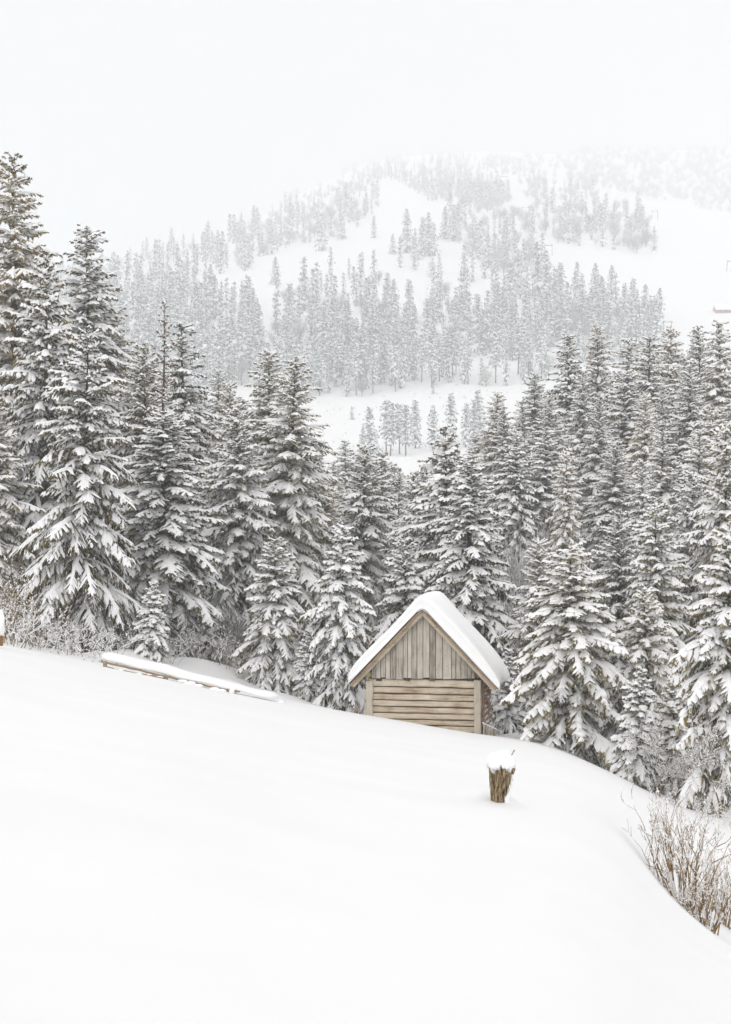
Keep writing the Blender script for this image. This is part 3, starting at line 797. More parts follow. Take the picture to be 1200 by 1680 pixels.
# single trees one can point at: (x, foot y, top y, kind, label)
SINGLE = [
    (453, 468, 422, 'cone', 'lone spruce at the left end of the hill meadow'),
    (645, 418, 384, 'cone', 'small lone spruce in the middle of the hill meadow'),
    (668, 416, 343, 'cone_b', 'larger spruce of the trio in the upper hill meadow'),
    (681, 428, 388, 'cone', 'short spruce at the foot of the trio in the upper hill meadow'),
    (694, 412, 356, 'narrow', 'thin spruce right of the trio in the upper hill meadow'),
    (705, 420, 348, 'cone_b', 'pointed spruce left of the pair in the upper hill meadow'),
    (731, 392, 338, 'cone', 'left spruce of the pair in the upper hill meadow'),
    (745, 397, 336, 'cone_b', 'right spruce of the pair in the upper hill meadow'),
    (560, 393, 350, 'cone', 'spruce on the upper rim of the hill meadow'),
    (528, 412, 350, 'cone_b', 'spruce jutting from the wood into the hill meadow'),
    (614, 392, 355, 'narrow', 'faint lone spruce beside the upper hill meadow'),
    (800, 440, 383, 'cone', 'spruce left of the lift line mast'),
    (818, 430, 392, 'narrow', 'slim spruce near the lift line mast'),
    (838, 510, 425, 'narrow', 'tall slim spruce standing before the frosted copse left of the lift line'),
    (885, 490, 398, 'cone', 'tall dark spruce below the lift line'),
    (897, 500, 412, 'cone_b', 'broad spruce right of the tall dark one below the lift line'),
    (920, 505, 430, 'narrow', 'thin topped spruce at the left of the open slope'),
    (947, 475, 430, 'cone', 'lone spruce under the lift cable on the white slope'),
    (978, 490, 433, 'cone', 'left spruce of the pair on the white ski slope'),
    (1003, 500, 435, 'cone_b', 'right spruce of the pair on the white ski slope'),
    (1058, 520, 466, 'cone', 'dark little spruce at the right end of the thicket below the ski slope'),
    (578, 690, 668, 'cone', 'tiny lone spruce on the white clearing'),
    (711, 648, 630, 'cone_b', 'tiny bush like spruce high on the white clearing'),
    (608, 745, 668, 'cone', 'spruce at the left of the stilted group on the clearing'),
    (595, 745, 700, 'cone_b', 'low spruce left of the stilted group on the clearing'),
    (634, 745, 655, 'stilt', 'first stilted spruce of the group on the clearing'),
    (641, 748, 662, 'stilt_b', 'second stilted spruce of the group on the clearing'),
    (656, 746, 660, 'stilt', 'third stilted spruce of the group on the clearing'),
    (666, 748, 664, 'stilt_b', 'fourth stilted spruce of the group on the clearing'),
    (682, 736, 656, 'narrow_b', 'column like spruce right of the stilted group'),
    (710, 740, 665, 'narrow_b', 'slender spruce between the two columns on the clearing'),
    (740, 730, 645, 'narrow', 'tall column like spruce above the high tree behind the hut'),
    (764, 735, 662, 'narrow_b', 'short column like spruce right of the tall column on the clearing'),
    (779, 730, 655, 'narrow', 'faded spruce at the right end of the clearing'),
    (788, 728, 640, 'narrow_b', 'last faded spruce at the right end of the clearing'),
]
n_ind = 0
for px, foot, top, kind, lab in SINGLE:
    x, y, z = place(px, foot)
    put_tree(kind, x, y, (foot - top) / FPX * y, lab, name='spruce_tree', table=FAR, z=z, width=1.3)
    n_ind += 1
cand = []
for nm, poly, ns, kinds, nf in REG:
    xs = [p[0] for p in poly]; ys = [p[1] for p in poly]; pts = []; tries = 0
    while len(pts) < ns + nf and tries < 20000:
        tries += 1
        px, py = rf.uniform(min(xs), max(xs)), rf.uniform(min(ys), max(ys))
        if abs(px - np.interp(py, [280, 300, 350, 425], [818, 826, 862, 908])) < (10 if py < 430 else 0): continue     # the lift line is kept clear
        if abs(px - np.interp(py, [250, 290, 330], [880, 930, 1010])) < (9 if py < 330 else 0): continue
        if inside(poly, px, py) and all((px - a) ** 2 + ((py - b) * 1.6) ** 2 > 16 for a, b in pts): pts.append((px, py))
    for i, (px, py) in enumerate(pts):
        x, y, z = place(px, py)
        fr = i >= ns
        h = rf.uniform(12, 25) if not fr else rf.uniform(8, 14)
        if nm in ('upper', 'crest', 'grove') and not fr: h *= .85
        cand.append((h / y * FPX, nm, fr, rf.choice(kinds), x, y, z, h))
cand.sort(key=lambda c: -c[0])
budget = 300 - len(NT_LIST) - len(MID) - n_ind - 2
fb = 200
stuff = {'crown': MB(), 'snow': MB(), 'trunk': MB(), 'frost': MB()}
def stamp(mb, src, x, y, z, s, a):
    V, T = src
    c_, s_ = cos(a), sin(a)
    W = np.stack([V[:, 0] * c_ - V[:, 1] * s_, V[:, 0] * s_ + V[:, 1] * c_, V[:, 2]], -1) * s + [x, y, z]
    mb.add(W, T)
LOWA = [tuple(q.arrays() for q in t) for t in LOW]
frV = frosty(60, 11, 4.2, 180, .17, 6)
for hp, nm, fr, kind, x, y, z, h in cand:
    if not fr and budget > 0:
        budget -= 1
        put_tree(kind, x, y, h, LAB[nm][0], LAB[nm][1], table=FAR, z=z, width=rf.uniform(.95, 1.35))
    elif fr and fb > 0:
        fb -= 1
        put_tree('f%d' % rf.randint(0, 2), x, y, h, FLAB[nm], FLAB[nm].replace('tree', 'trees', 1), name='leafless_tree', cat='leafless tree', table=FROST, z=z)
    elif fr:
        stamp(stuff['frost'], (frV[1], frV[2]), x, y, z, h / 11, rf.uniform(0, 6))
    else:
        L3 = LOWA[rf.randint(0, 2)]; an_ = rf.uniform(0, 6.28)
        for key, src in zip(('crown', 'snow', 'trunk'), L3): stamp(stuff[key], src, x, y, z, h / 22, an_)
# frosted woods that read as one mass: hilltop and the ridge behind the ski slope
for q in range(700):
    px = rf.uniform(930, 1240); f = (px - 930) / 270
    py = rf.uniform(247, 300 + 55 * f)
    if q % 9 == 0: px = rf.uniform(640, 930); py = rf.uniform(258, 292)
    x, y, z = place(px, py, 1500 if px < 930 else 1950, 3600)
    stamp(stuff['frost'], (frV[1], frV[2]), x, y, z, rf.uniform(.8, 1.5), rf.uniform(0, 6))
for q in range(150):
    px = rf.choice([rf.uniform(940, 1230), rf.uniform(560, 930), rf.uniform(560, 930)])
    py = rf.uniform(245, 330) if px > 940 else rf.uniform(262, 292)
    x, y, z = place(px, py, 1500 if px < 930 else 1950, 3600)
    L3 = LOWA[rf.randint(0, 2)]; an_ = rf.uniform(0, 6.28); s_ = rf.uniform(.6, .9)
    for key, src in zip(('crown', 'snow', 'trunk'), L3): stamp(stuff[key], src, x, y, z, s_, an_)
for q in range(170):
    px, py = rf.uniform(470, 900), rf.uniform(628, 745)
    x, y, z = place(px, py)
    stamp(stuff['frost'], (frV[1][:240], frV[2][:80]), x, y, z, rf.uniform(.08, .22), rf.uniform(0, 6))
Vc, Tc = [], []; off = 0; mi = []
for q, key in enumerate(('crown', 'snow', 'trunk', 'frost')):
    V, T = stuff[key].arrays(); Vc.append(V); Tc.append(T + off); off += len(V); mi.append(np.full(len(T), q))
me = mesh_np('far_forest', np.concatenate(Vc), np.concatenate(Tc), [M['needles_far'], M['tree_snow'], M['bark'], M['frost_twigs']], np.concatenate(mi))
tag(link('far_forest', me), 'misty forest of frosted trees fading over the far hilltop and ridge', 'forest', kind='stuff')

for px, top, d in ((846, 860, 92), (872, 845, 98), (900, 850, 95), (862, 900, 80), (925, 845, 100), (1042, 800, 108), (1035, 840, 96), (505, 860, 78), (640, 860, 84), (15, 905, 66), (58, 915, 68), (345, 960, 66), (395, 985, 64), (1150, 860, 84)):
    x_ = (px - 600) / FPX * d; z_ = gz(x_, d)
    put_tree('f%d' % (int(px) % 3), x_, d, (840 - top) / FPX * d - z_, 'small pale leafless tree furred with rime in a gap between the spruces', 'rime furred small trees in the forest gaps', name='leafless_tree', cat='leafless tree', table=FROST, width=.8)
#@HUT
# ------------------------------------------------------------------ the log hut
HA = radians(10.6); HX, HY = (695 - 600) / FPX * 53, 53.0
def hl(px, py, off=0.0):
    """image position -> hut coordinates (along the front, height) on the plane 'off' behind the front wall"""
    u = (px - 600) / FPX
    s = (u * (HY + off * cos(HA)) - HX - off * sin(HA)) / (cos(HA) + u * sin(HA))
    return s, (840 - py) / FPX * (HY - s * sin(HA) + off * cos(HA))
hut = bpy.data.objects.new('log_hut', None)
COL.objects.link(hut)
hut.location = (HX, HY, 0); hut.rotation_euler = (0, 0, -HA)
tag(hut, 'small weathered log hut with a steep gable roof under thick snow', 'hut')
rh = random.Random(3)

def beam_x(x0, x1, yc, zc, ry, rz, seed, k=8, n=7, flat=.8, wob=.012):
    """squared log along x"""
    g = np.random.RandomState(seed); an = (np.arange(k) + .5) * 2 * pi / k
    p = .55
    cx = np.sign(np.cos(an)) * np.abs(np.cos(an)) ** p; cz = np.sign(np.sin(an)) * np.abs(np.sin(an)) ** p
    rings = []
    for i in range(n):
        x = x0 + (x1 - x0) * i / (n - 1); a_ = g.normal(0, wob); b_ = g.normal(0, wob)
        w_ = g.normal(0, wob * .5, k)
        rings.append(np.stack([np.full(k, x), yc + ry * cx + a_ * .6 + w_, zc + rz * cz + b_ * .5 + w_], -1))
    return loft(rings)

def slab(p, q, th, dirn, wob=0.0, seed=0):
    """board: quadrilateral outline p (4 corners in x,z) extruded from y=q to q+th"""
    P = np.array(p, float)
    V = np.concatenate([np.stack([P[:, 0], np.full(4, q), P[:, 1]], -1), np.stack([P[:, 0], np.full(4, q + th), P[:, 1]], -1)])
    T = [(0, 1, 2), (0, 2, 3), (4, 6, 5), (4, 7, 6)]
    for i in range(4):
        j = (i + 1) % 4; T += [(i, i + 4, j + 4), (i, j + 4, j)]
    return V, T

def part(name, VT, m, parent=hut, smooth=False, orient=None):
    V, T = VT
    V = np.asarray(V, float); c_ = V.mean(0)
    me = mesh_np(name, V - c_, T, M[m] if isinstance(m, str) else m, smooth=smooth)
    return link(name, me, parent, loc=tuple(c_))

# log courses of the front wall
x0, _ = hl(606, 1150); x1, _ = hl(782, 1150)
ys = [1114, 1128.3, 1139.3, 1150, 1160.6, 1171, 1181, 1190.5, 1201.5, 1211.5, 1222]
for i in range(10):
    zt, zb = hl(695, ys[i] + .5)[1], hl(695, ys[i + 1] - .6)[1]
    part('wall_log', beam_x(x0, x1, .10 + rh.uniform(-.012, .012), (zt + zb) / 2, .105, (zt - zb) / 2 * .985, 10 + i, k=10, n=9, wob=.008), 'log')
# dark backing of the room so nothing shows between the logs
V, T = slab([(x0, -8.2), (x1, -8.2), (x1, hl(690, 1112)[1]), (x0, hl(690, 1112)[1])], .2, .05, 0)
part('wall_core', (V, T), 'dark_wood')
# corner posts
for a_, b_, yt, top_ in ((600.5, 611.5, 1117, 'l'), (778, 789.5, 1116, 'r')):
    xa, zt = hl(a_, yt, -.08); xb, _ = hl(b_, yt, -.08)
    g = np.random.RandomState(int(a_)); rings = []
    for i, z_ in enumerate(np.linspace(-8.3, zt, 9)):
        w1, w2 = g.normal(0, .006, 2)
        rings.append([(xa + w1 + .015, -.085, z_), (xa + w1, -.07, z_), (xa + w1, .16, z_), (xb + w2, .16, z_), (xb + w2, -.07, z_), (xb + w2 - .015, -.085, z_)])
    part('corner_post', loft(np.array(rings)[:, ::-1]), 'post')
# purlin ends
for px, py, r_, m in ((604.5, 1107, .108, 'mossy_end'), (784.5, 1108, .095, 'dark_wood')):
    xc, zc = hl(px, py, -.2)
    an = np.arange(12) * 2 * pi / 12
    rr_ = r_ * (1 + .06 * np.sin(3 * an + px))
    rings = [np.stack([xc + rr_ * np.cos(an) * k_, np.full(12, y_), zc + rr_ * np.sin(an) * k_], -1) for y_, k_ in ((-.27, .86), (-.25, 1), (2.6, 1))]
    o = part('purlin', loft(np.array(rings)[:, ::-1]), m)
# gable boards with their own uneven feet and small gaps
gx_ = [610, 617, 625, 633, 640.6, 650, 661.8, 669, 676, 684.5, 694.4, 705.2, 715, 726.5, 741.2, 748.3, 756.7, 766.7, 773.5, 779.5]
apx, apy = 693.5, 1000.5
for i in range(len(gx_) - 1):
    a_, b_ = gx_[i] + .45, gx_[i + 1] - .45
    yo = -.07 - rh.uniform(0, .022)
    def topy(x): return apy + (abs(x - apx)) * (1.045 if x < apx else 1.02) + 1.5
    ft = 1112.5 + rh.uniform(-1.0, 1.2) + (1.5 if rh.random() < .3 else 0)
    pts = [(a_, ft + rh.uniform(-.5, .5)), (b_, ft + rh.uniform(-.5, .5)), (b_, topy(b_)), (a_, topy(a_))]
    V, T = slab([hl(x, y, yo) for x, y in pts], yo, .035, 0)
    part('gable_board', (V, T), 'board')
V, T = slab([hl(606, 1111, -.02), hl(782, 1111, -.02), hl(693.5, 1006, -.02), hl(693, 1006, -.02)], -.02, .03, 0)
part('gable_core', (V, T), 'dark_wood')
# stubs of the floor joists under the gable boards
for px in (622, 668, 709, 771):
    xc, zc = hl(px, 1115.3, -.05)
    part('joist_end', beam_x(xc - .09, xc + .09, .0, zc, .07, .04, int(px), n=2), 'dark_wood')

# roof: eave and ridge lines on the front plane of the roof
FO, BO = -.36, 2.7
LE, RE, AP = hl(573, 1122, FO), hl(816.5, 1128, FO), hl(693.2, 995.5, FO)
def roof_frame(E):
    E = np.array(E); A = np.array(AP); d = norm(A - E); n_ = np.array([-d[1], d[0]]) if E[0] < A[0] else np.array([d[1], -d[0]])
    return E, A, d, n_, np.linalg.norm(A - E)
for E_ in (LE, RE):
    E, A, d, n_, L = roof_frame(E_)
    # roof planks running front to back, ends uneven
    npk = 11; e = np.linspace(0, L, npk + 1)
    for i in range(npk):
        a_, b_ = E + d * (e[i] + .006), E + d * (e[i + 1] + .012)
        up = n_ * (.0 if i % 2 else .016)
        t_ = .028
        P = [a_ + up, b_ + up, b_ + up - n_ * t_, a_ + up - n_ * t_]
        V, T = slab(P, FO - rh.uniform(0, .06), BO - FO + rh.uniform(0, .05), 0)
        part('roof_plank', (V, T), 'dark_wood')
    # barge board in two layers
    for off, w0, w1, q, m, name, s0 in ((-.045, 0, .16, FO + .05, 'barge', 'barge_board', .02), (-.02, -.01, .06, FO - .005, 'pole', 'roof_batten', -.02)):
        P = [E + d * s0 - n_ * (w0 + .035), A - d * .01 - n_ * (w0 + .035), A - d * .01 - n_ * (w1 + .035) * 1.0 - np.array([0, .0]), E + d * s0 - n_ * (w1 + .035)]
        part(name, slab(P, q, .035, 0), m)
    # rafters under the overhang
    for k_ in range(4):
        P = [E + d * .05 - n_ * .045, E + d * .75 - n_ * .045, E + d * .75 - n_ * .14, E + d * .05 - n_ * .14]
        part('rafter', slab(P, .15 + k_ * .75, .09, 0), 'dark_wood')
# eave fringe: broken ends on the right
for k_ in range(5):
    p = np.array(RE) + np.array([.02 + .05 * k_, -.02 - .01 * k_])
    part('shingle', slab([p, p + [.12, -.03], p + [.13, -.055], p + [0, -.03]], FO + .02 + .04 * k_, .12, 0), 'dark_wood')

# snow on the roof
prof = [(572.8, 1119.5), (571.6, 1113), (574.5, 1103), (580, 1093), (596, 1073.5), (613, 1055), (631, 1036.5), (649, 1017.5), (665, 1000), (674, 989), (682, 981), (689, 976.5), (697, 975.3), (704, 977.5), (711, 983),
        (719, 992), (731, 1006.5), (745, 1022), (759, 1038), (773, 1054), (787, 1070.5), (799, 1085), (808, 1096), (814.5, 1106), (820, 1115), (822, 1123), (818.5, 1129), (811, 1122), (776, 1084), (738, 1043), (709, 1012), (693.2, 995), (676, 1012), (640, 1050), (600, 1092)]
PR = np.array([hl(a_, b_, FO) for a_, b_ in prof])
cen = np.array([PR[:, 0].mean(), 0])
low_line = []
for x_, z_ in PR:
    E = LE if x_ < AP[0] else RE
    t_ = (x_ - E[0]) / (AP[0] - E[0]); low_line.append((x_, E[1] + (AP[1] - E[1]) * t_ + .02))
low_line = np.array(low_line)
gsn = np.random.RandomState(4)
rings = []
for i, y_ in enumerate([FO - .05, FO - .10, FO - .095, FO - .02, FO + .18, .5, .8, 1.1, 1.45, 1.8, 2.2, BO - .1, BO + .06, BO + .1]):
    k_ = {0: .42, 1: .68, 2: .84, 3: .95, 12: .8, 13: .45}.get(i, 1.0)
    h_ = (PR - low_line) * k_
    nz = np.sin(np.arange(len(PR)) * .8 + y_ * 1.6) * .026 + np.sin(np.arange(len(PR)) * .33 - y_ * 2.3 + .6) * .045
    h_[:, 1] += np.where(np.arange(len(PR)) < 26, nz, 0)
    q_ = low_line + h_
    rings.append(np.stack([q_[:, 0], np.full(len(PR), y_), q_[:, 1]], -1))
ll = low_line + (PR - low_line) * .02
rings = [np.stack([ll[:, 0], np.full(len(PR), FO - .05), ll[:, 1]], -1)] + rings + [np.stack([ll[:, 0], np.full(len(PR), BO), ll[:, 1]], -1)]
V, T = loft(np.array(rings)[:, ::-1], caps=False)
o = part('roof_snow', (V, T), 'tree_snow', smooth=True)
md = o.modifiers.new('round', 'SUBSURF'); md.levels = 1; md.render_levels = 1

# right side wall
xr = hl(789, 1150, 0)[0]
for i in range(9):
    zt = hl(800, 1121 + 10 * i, .6)[1]
    V, T = beam_x(.16, 3.05, 0, zt - .09, .085, .082, 60 + i, n=6, wob=.012)
    W = np.stack([xr - .06 - V[:, 1], V[:, 0], V[:, 2]], -1)
    part('side_log', (W, T), 'side_log')
    if i > 0:
        for k_ in range(rh.randint(2, 4)):
            B = lumpy(ICO1[0], i * 7 + k_, .3, 2) * [.05, rh.uniform(.12, .5), .03]
            part('snow_ridge', (B + [xr + .025, rh.uniform(.5, 2.8), zt - .175], ICO1[1]), 'tree_snow', smooth=True)
V, T = slab([(xr - .12, -8.3), (xr - .08, -8.3), (xr - .08, hl(800, 1116)[1]), (xr - .12, hl(800, 1116)[1])], .1, 2.9, 0)
part('side_core', (V, T), 'dark_wood')
V, T = slab([(x0 - .02, -8.3), (x0 + .05, -8.3), (x0 + .05, hl(604, 1112)[1]), (x0 - .02, hl(604, 1112)[1])], .1, 2.9, 0)
part('side_core', (V, T), 'dark_wood')
V, T = slab([(x0, -8.3), (xr, -8.3), (xr, hl(690, 1112, 3.5)[1]), (x0, hl(690, 1112, 3.5)[1])], 2.9, .1, 0)
part('back_wall', (V, T), 'dark_wood')
V, T = slab([(x0, hl(690, 1113, 3.5)[1]), (xr, hl(690, 1113, 3.5)[1]), (AP[0] + .02, AP[1] - .15), (AP[0] - .02, AP[1] - .15)], 2.55, .08, 0)
part('back_gable', (V, T), 'board')
part('side_post', slab([(xr + .03, -8.4), (xr + .09, -8.4), (xr + .09, hl(798, 1118, .25)[1]), (xr + .03, hl(798, 1118, .25)[1])], .2, .14, 0), 'side_log')
part('side_pole', slab([(xr + .05, -8.4), (xr + .085, -8.4), (xr + .085, hl(806, 1139, 1.6)[1]), (xr + .05, hl(806, 1139, 1.6)[1])], 1.9, .04, 0), 'post')

# little picket panel against the right corner
pk = bpy.data.objects.new('picket_panel', None)
COL.objects.link(pk)
tag(pk, 'short grey picket panel leaning at the right corner of the hut', 'fence')
pw = (HX + 1.98 * cos(HA), HY - 1.98 * sin(HA) - .05)
pk.location = (pw[0], pw[1], 0)
def pkp(px, py): return (px - 600) / FPX * pw[1] - pw[0], (840 - py) / FPX * pw[1]
nb_ = 9
for i in range(nb_):
    a_ = 793.5 + 21.5 * i / nb_; b_ = 793.5 + 21.5 * (i + 1) / nb_ - .5
    ty = lambda x: 1188 + (x - 793.5) * .5
    P = [pkp(a_ - .5, 1222), pkp(b_ - .5, 1222), pkp(b_, ty(b_) + rh.uniform(-.8, .8)), pkp(a_, ty(a_) + rh.uniform(-.8, .8))]
    part('picket', slab(P, -.02 - rh.uniform(0, .02) + .02 * i, .025, 0), 'board', parent=pk)
P = [pkp(793, 1196), pkp(815, 1206), pkp(815, 1208.5), pkp(793, 1198.5)]
part('rail', slab(P, .2, .03, 0), 'dark_wood', parent=pk)
B = np.array([pkp(x, 1187 + (x - 793.5) * .5) for x in np.linspace(792, 816, 8)])
rings = [[(x, -.04 + .02 * i, z - .005), (x, .0 + .02 * i, z + .03 + .01 * sin(i * 2)), (x, .08 + .02 * i, z + .03), (x, .1 + .02 * i, z - .005)] for i, (x, z) in enumerate(B)]
part('snow_cap', loft(rings), 'tree_snow', parent=pk, smooth=True)

# two stake tops left of the hut
for px, py, h_, lab in ((583.5, 1164, .16, 'dark stake stub poking out of the snow farther left of the hut'), (593.8, 1174, .13, 'dark stake stub poking out of the snow next to the left hut post')):
    d = 52.4; x_ = (px - 600) / FPX * d; z_ = (840 - py) / FPX * d
    V, T = tubes([[0, 0, -.4], [0, 0, h_ - .02]], [[0, 0, h_ - .02], [.01, 0, h_]], [.035, .032], [.032, .012], 7)
    o = link('stake', mesh_np('stake', V, T, M['pole'], smooth=True), loc=(x_, d, z_))
    tag(o, lab, 'stake', 'stakes left of the hut')

#@RAIL
# ------------------------------------------------------------------ snow covered pole rail on the left
RD = 50.0
rail = bpy.data.objects.new('pole_rail', None)
COL.objects.link(rail)
def wp(px, py, d): return np.array([(px - 600) / FPX * d, d, (840 - py) / FPX * d])
rail.location = tuple(wp(168, 1090, RD))
tag(rail, 'long low rail of brown poles with a thick snow pad, lying along the snow edge', 'pole rail')
def pole(pts, r, seed, d=RD, yo=0.0, k=7):
    g = np.random.RandomState(seed); P = np.array([wp(a_, b_, d) + [0, yo, 0] for a_, b_ in pts]) - np.array(rail.location)
    q = np.linspace(0, len(P) - 1, len(P) * 4); C = np.stack([np.interp(q, range(len(P)), P[:, i]) for i in range(3)], -1)
    C[:, 2] += g.normal(0, .004, len(C))
    an = np.arange(k) * 2 * pi / k
    rings = [c_ + np.stack([0 * an, np.cos(an) * r, np.sin(an) * r * (1 + g.normal(0, .08, k))], -1) for c_ in C]
    return loft(np.array(rings))
part('top_pole', pole([(166, 1085.5), (210, 1095), (270, 1109.5), (330, 1123), (380, 1134), (394, 1134.5)], .033, 1), 'pole', parent=rail)
part('lower_pole', pole([(172, 1094), (215, 1103.5), (250, 1108.5), (276, 1113.5)], .036, 2, yo=-.02), 'pole', parent=rail)
part('end_block', slab([tuple((wp(a_, b_, RD) - np.array(rail.location))[[0, 2]]) for a_, b_ in ((169.5, 1094.5), (175, 1095.5), (175, 1086), (169.5, 1085))], -.05, .12, 0), 'pole', parent=rail)
part('end_stub', slab([tuple((wp(a_, b_, RD) - np.array(rail.location))[[0, 2]]) for a_, b_ in ((386.5, 1140), (388, 1140), (388, 1134), (386.5, 1134))], -.04, .05, 0), 'pole', parent=rail)
# lumps of snow frozen on the lower pole
gl = np.random.RandomState(9)
for i in range(9):
    px = gl.uniform(190, 270); py = 1094 + (px - 172) * .19 - 1
    B = lumpy(ICO1[0], i, .3, 2) * [gl.uniform(.04, .12), .04, .02]
    part('snow_clump', (B + wp(px, py, RD) - np.array(rail.location) + [0, -.03, 0], ICO1[1]), 'tree_snow', parent=rail, smooth=True)
tops = [(165, 1074, 1084), (172, 1070.5, 1085), (200, 1077, 1091.5), (225, 1083, 1098), (255, 1089.5, 1104.5), (272, 1091, 1109), (290, 1099, 1113), (320, 1107.5, 1119.5), (350, 1114.5, 1126), (372, 1120.5, 1131), (395, 1126, 1136), (420, 1134, 1143), (445, 1137, 1149), (456, 1142, 1151)]
rings = []
for px, a_, b_ in tops:
    t_, q_ = wp(px, a_, RD), wp(px, b_, RD); h_ = (t_ - q_)[2]; c_ = (t_ + q_) / 2 - np.array(rail.location); c_[1] += .3; c_[2] += .012 * sin(px * .13)
    an = np.arange(14) * 2 * pi / 14
    k_ = .5 if px in (165, 456) else 1
    rings.append(c_ + np.stack([0 * an, np.sign(np.cos(an)) * np.abs(np.cos(an)) ** .7 * .38 * k_ * (1 + .2 * sin(px * .09)), np.sign(np.sin(an)) * np.abs(np.sin(an)) ** .6 * h_ / 2 * max(k_, .6)], -1))
o = part('snow_pad', loft(np.array(rings)), 'tree_snow', parent=rail, smooth=True)
md = o.modifiers.new('round', 'SUBSURF'); md.levels = 1; md.render_levels = 1
for px, py, r_ in ((381, 1133.5, 4.5), (462, 1153, 5), (300, 1117, 3.2), (312, 1121, 4.2), (325, 1125, 3.4), (352, 1130, 3.6), (362, 1133, 4.0), (196, 1100, 2.6), (228, 1106, 2.4)):
    B = lumpy(ICO2[0], px, .16, 1.8) * r_ * RD / FPX * ([1, 1, 1] if px in (381, 462) else [2.6, 1.6, .9])
    part('snow_knob', (B + wp(px, py, RD) - np.array(rail.location) + [0, -.1, 0], ICO2[1]), 'tree_snow', parent=rail, smooth=True)

#@STUMP
# ------------------------------------------------------------------ stump in the field
def stump(name, loc, H, prof_w, lean, seed, label, m, capw, caph, cat='stump', drip=True):
    root = bpy.data.objects.new(name, None); COL.objects.link(root); root.location = loc
    tag(root, label, cat)
    g = np.random.RandomState(seed); k = 56; n = 16; an = np.arange(k) * 2 * pi / k
    ridge = .09 * np.sin(an * 9 + 1) + .06 * np.sin(an * 17) + g.normal(0, .06, k)
    rings = []
    for i in range(n):
        t = i / (n - 1); r = np.interp(t, [0, .3, .7, 1], prof_w)
        rad = r * (1 + ridge * (.6 + .6 * t) + g.normal(0, .02, k))
        z_ = -.15 + t * (H + .15) + (g.normal(0, .035, k) if i == n - 1 else 0)
        rings.append(np.stack([np.cos(an) * rad + lean * t, np.sin(an) * rad, np.broadcast_to(z_, (k,))], -1))
    mesh = loft(np.array(rings))
    part('core', mesh, m, parent=root)
    # splinters
    A, B_, R0, R1 = [], [], [], []
    for _ in range(420):
        a_ = g.uniform(0, 6.28); t = g.uniform(.0, .95); r = np.interp(t, [0, .3, .7, 1], prof_w) * g.uniform(.98, 1.1)
        p = np.array([cos(a_) * r + lean * t, sin(a_) * r, t * H]); l = g.uniform(.08, .28) * H
        q = p + np.array([cos(a_) * l * .12 + g.normal(0, .012) + lean * l / H, sin(a_) * l * .12 + g.normal(0, .012), l * g.choice([-1, 1])])
        A.append(p); B_.append(q); R0.append(.006); R1.append(.0018)
    V, T = tubes(A, B_, np.array(R0), np.array(R1), 3)
    o = part('splinters', (V, T), m, parent=root); o['kind'] = 'stuff'
    # snow cap: lumpy dome, ragged lower edge
    V, T = ICO3; u = V.copy()
    an2 = np.arctan2(u[:, 1], u[:, 0])
    hem = .22 * np.sin(an2 * 5 + 1) + .22 * np.sin(an2 * 13 + 2) + .3 * np.sin(an2 * 23) if drip else .05 * np.sin(an2 * 4)
    W = lumpy(u, seed, .20, 2.6) * [capw, capw, caph * .5]
    lowm = np.clip(-u[:, 2], 0, 1)
    W[:, 2] = np.where(u[:, 2] < 0, -caph * (.30 + .5 * hem) * lowm ** .5, W[:, 2] * 1.25)
    part('snow_cap', (W + [lean, 0, H + caph * .22], T), 'tree_snow', parent=root, smooth=True)
    return root
sD = 22.9; sp = wp(815, 1318, sD)
sz = gz(sp[0], sD)
st_ = stump('tree_stump', (sp[0], sD, sp[2]), .50, [.05, .095, .135, .155], .075, 3, 'splintered golden brown stump with a ragged snow cap standing alone in the field', 'straw', .20, .27)
stk = part('stick', tubes([[.20, -.05, .66]], [[.245, -.06, .75]], np.array([.007]), np.array([.011]), 5), 'pole', parent=st_)
for i, (dx, dy, dz_, sx, sz_) in enumerate(((.20, .0, .30, .03, .18), (.165, -.01, .17, .03, .17), (.13, -.04, .05, .03, .10))):
    B = lumpy(ICO2[0], 40 + i, .2, 2) * [sx, .05, sz_]
    part('clinging_snow', (B + [dx, dy, dz_], ICO2[1]), 'tree_snow', parent=st_, smooth=True)
# the one cut by the left edge
ep = wp(-9, 1051, 47)
stump('tree_stump', (ep[0], 47, ep[2]), .14, [.22, .22, .22, .22], 0, 8, 'snow capped orange brown stump cut by the left edge of the picture', 'orange_wood', .27, 1.0, drip=False)

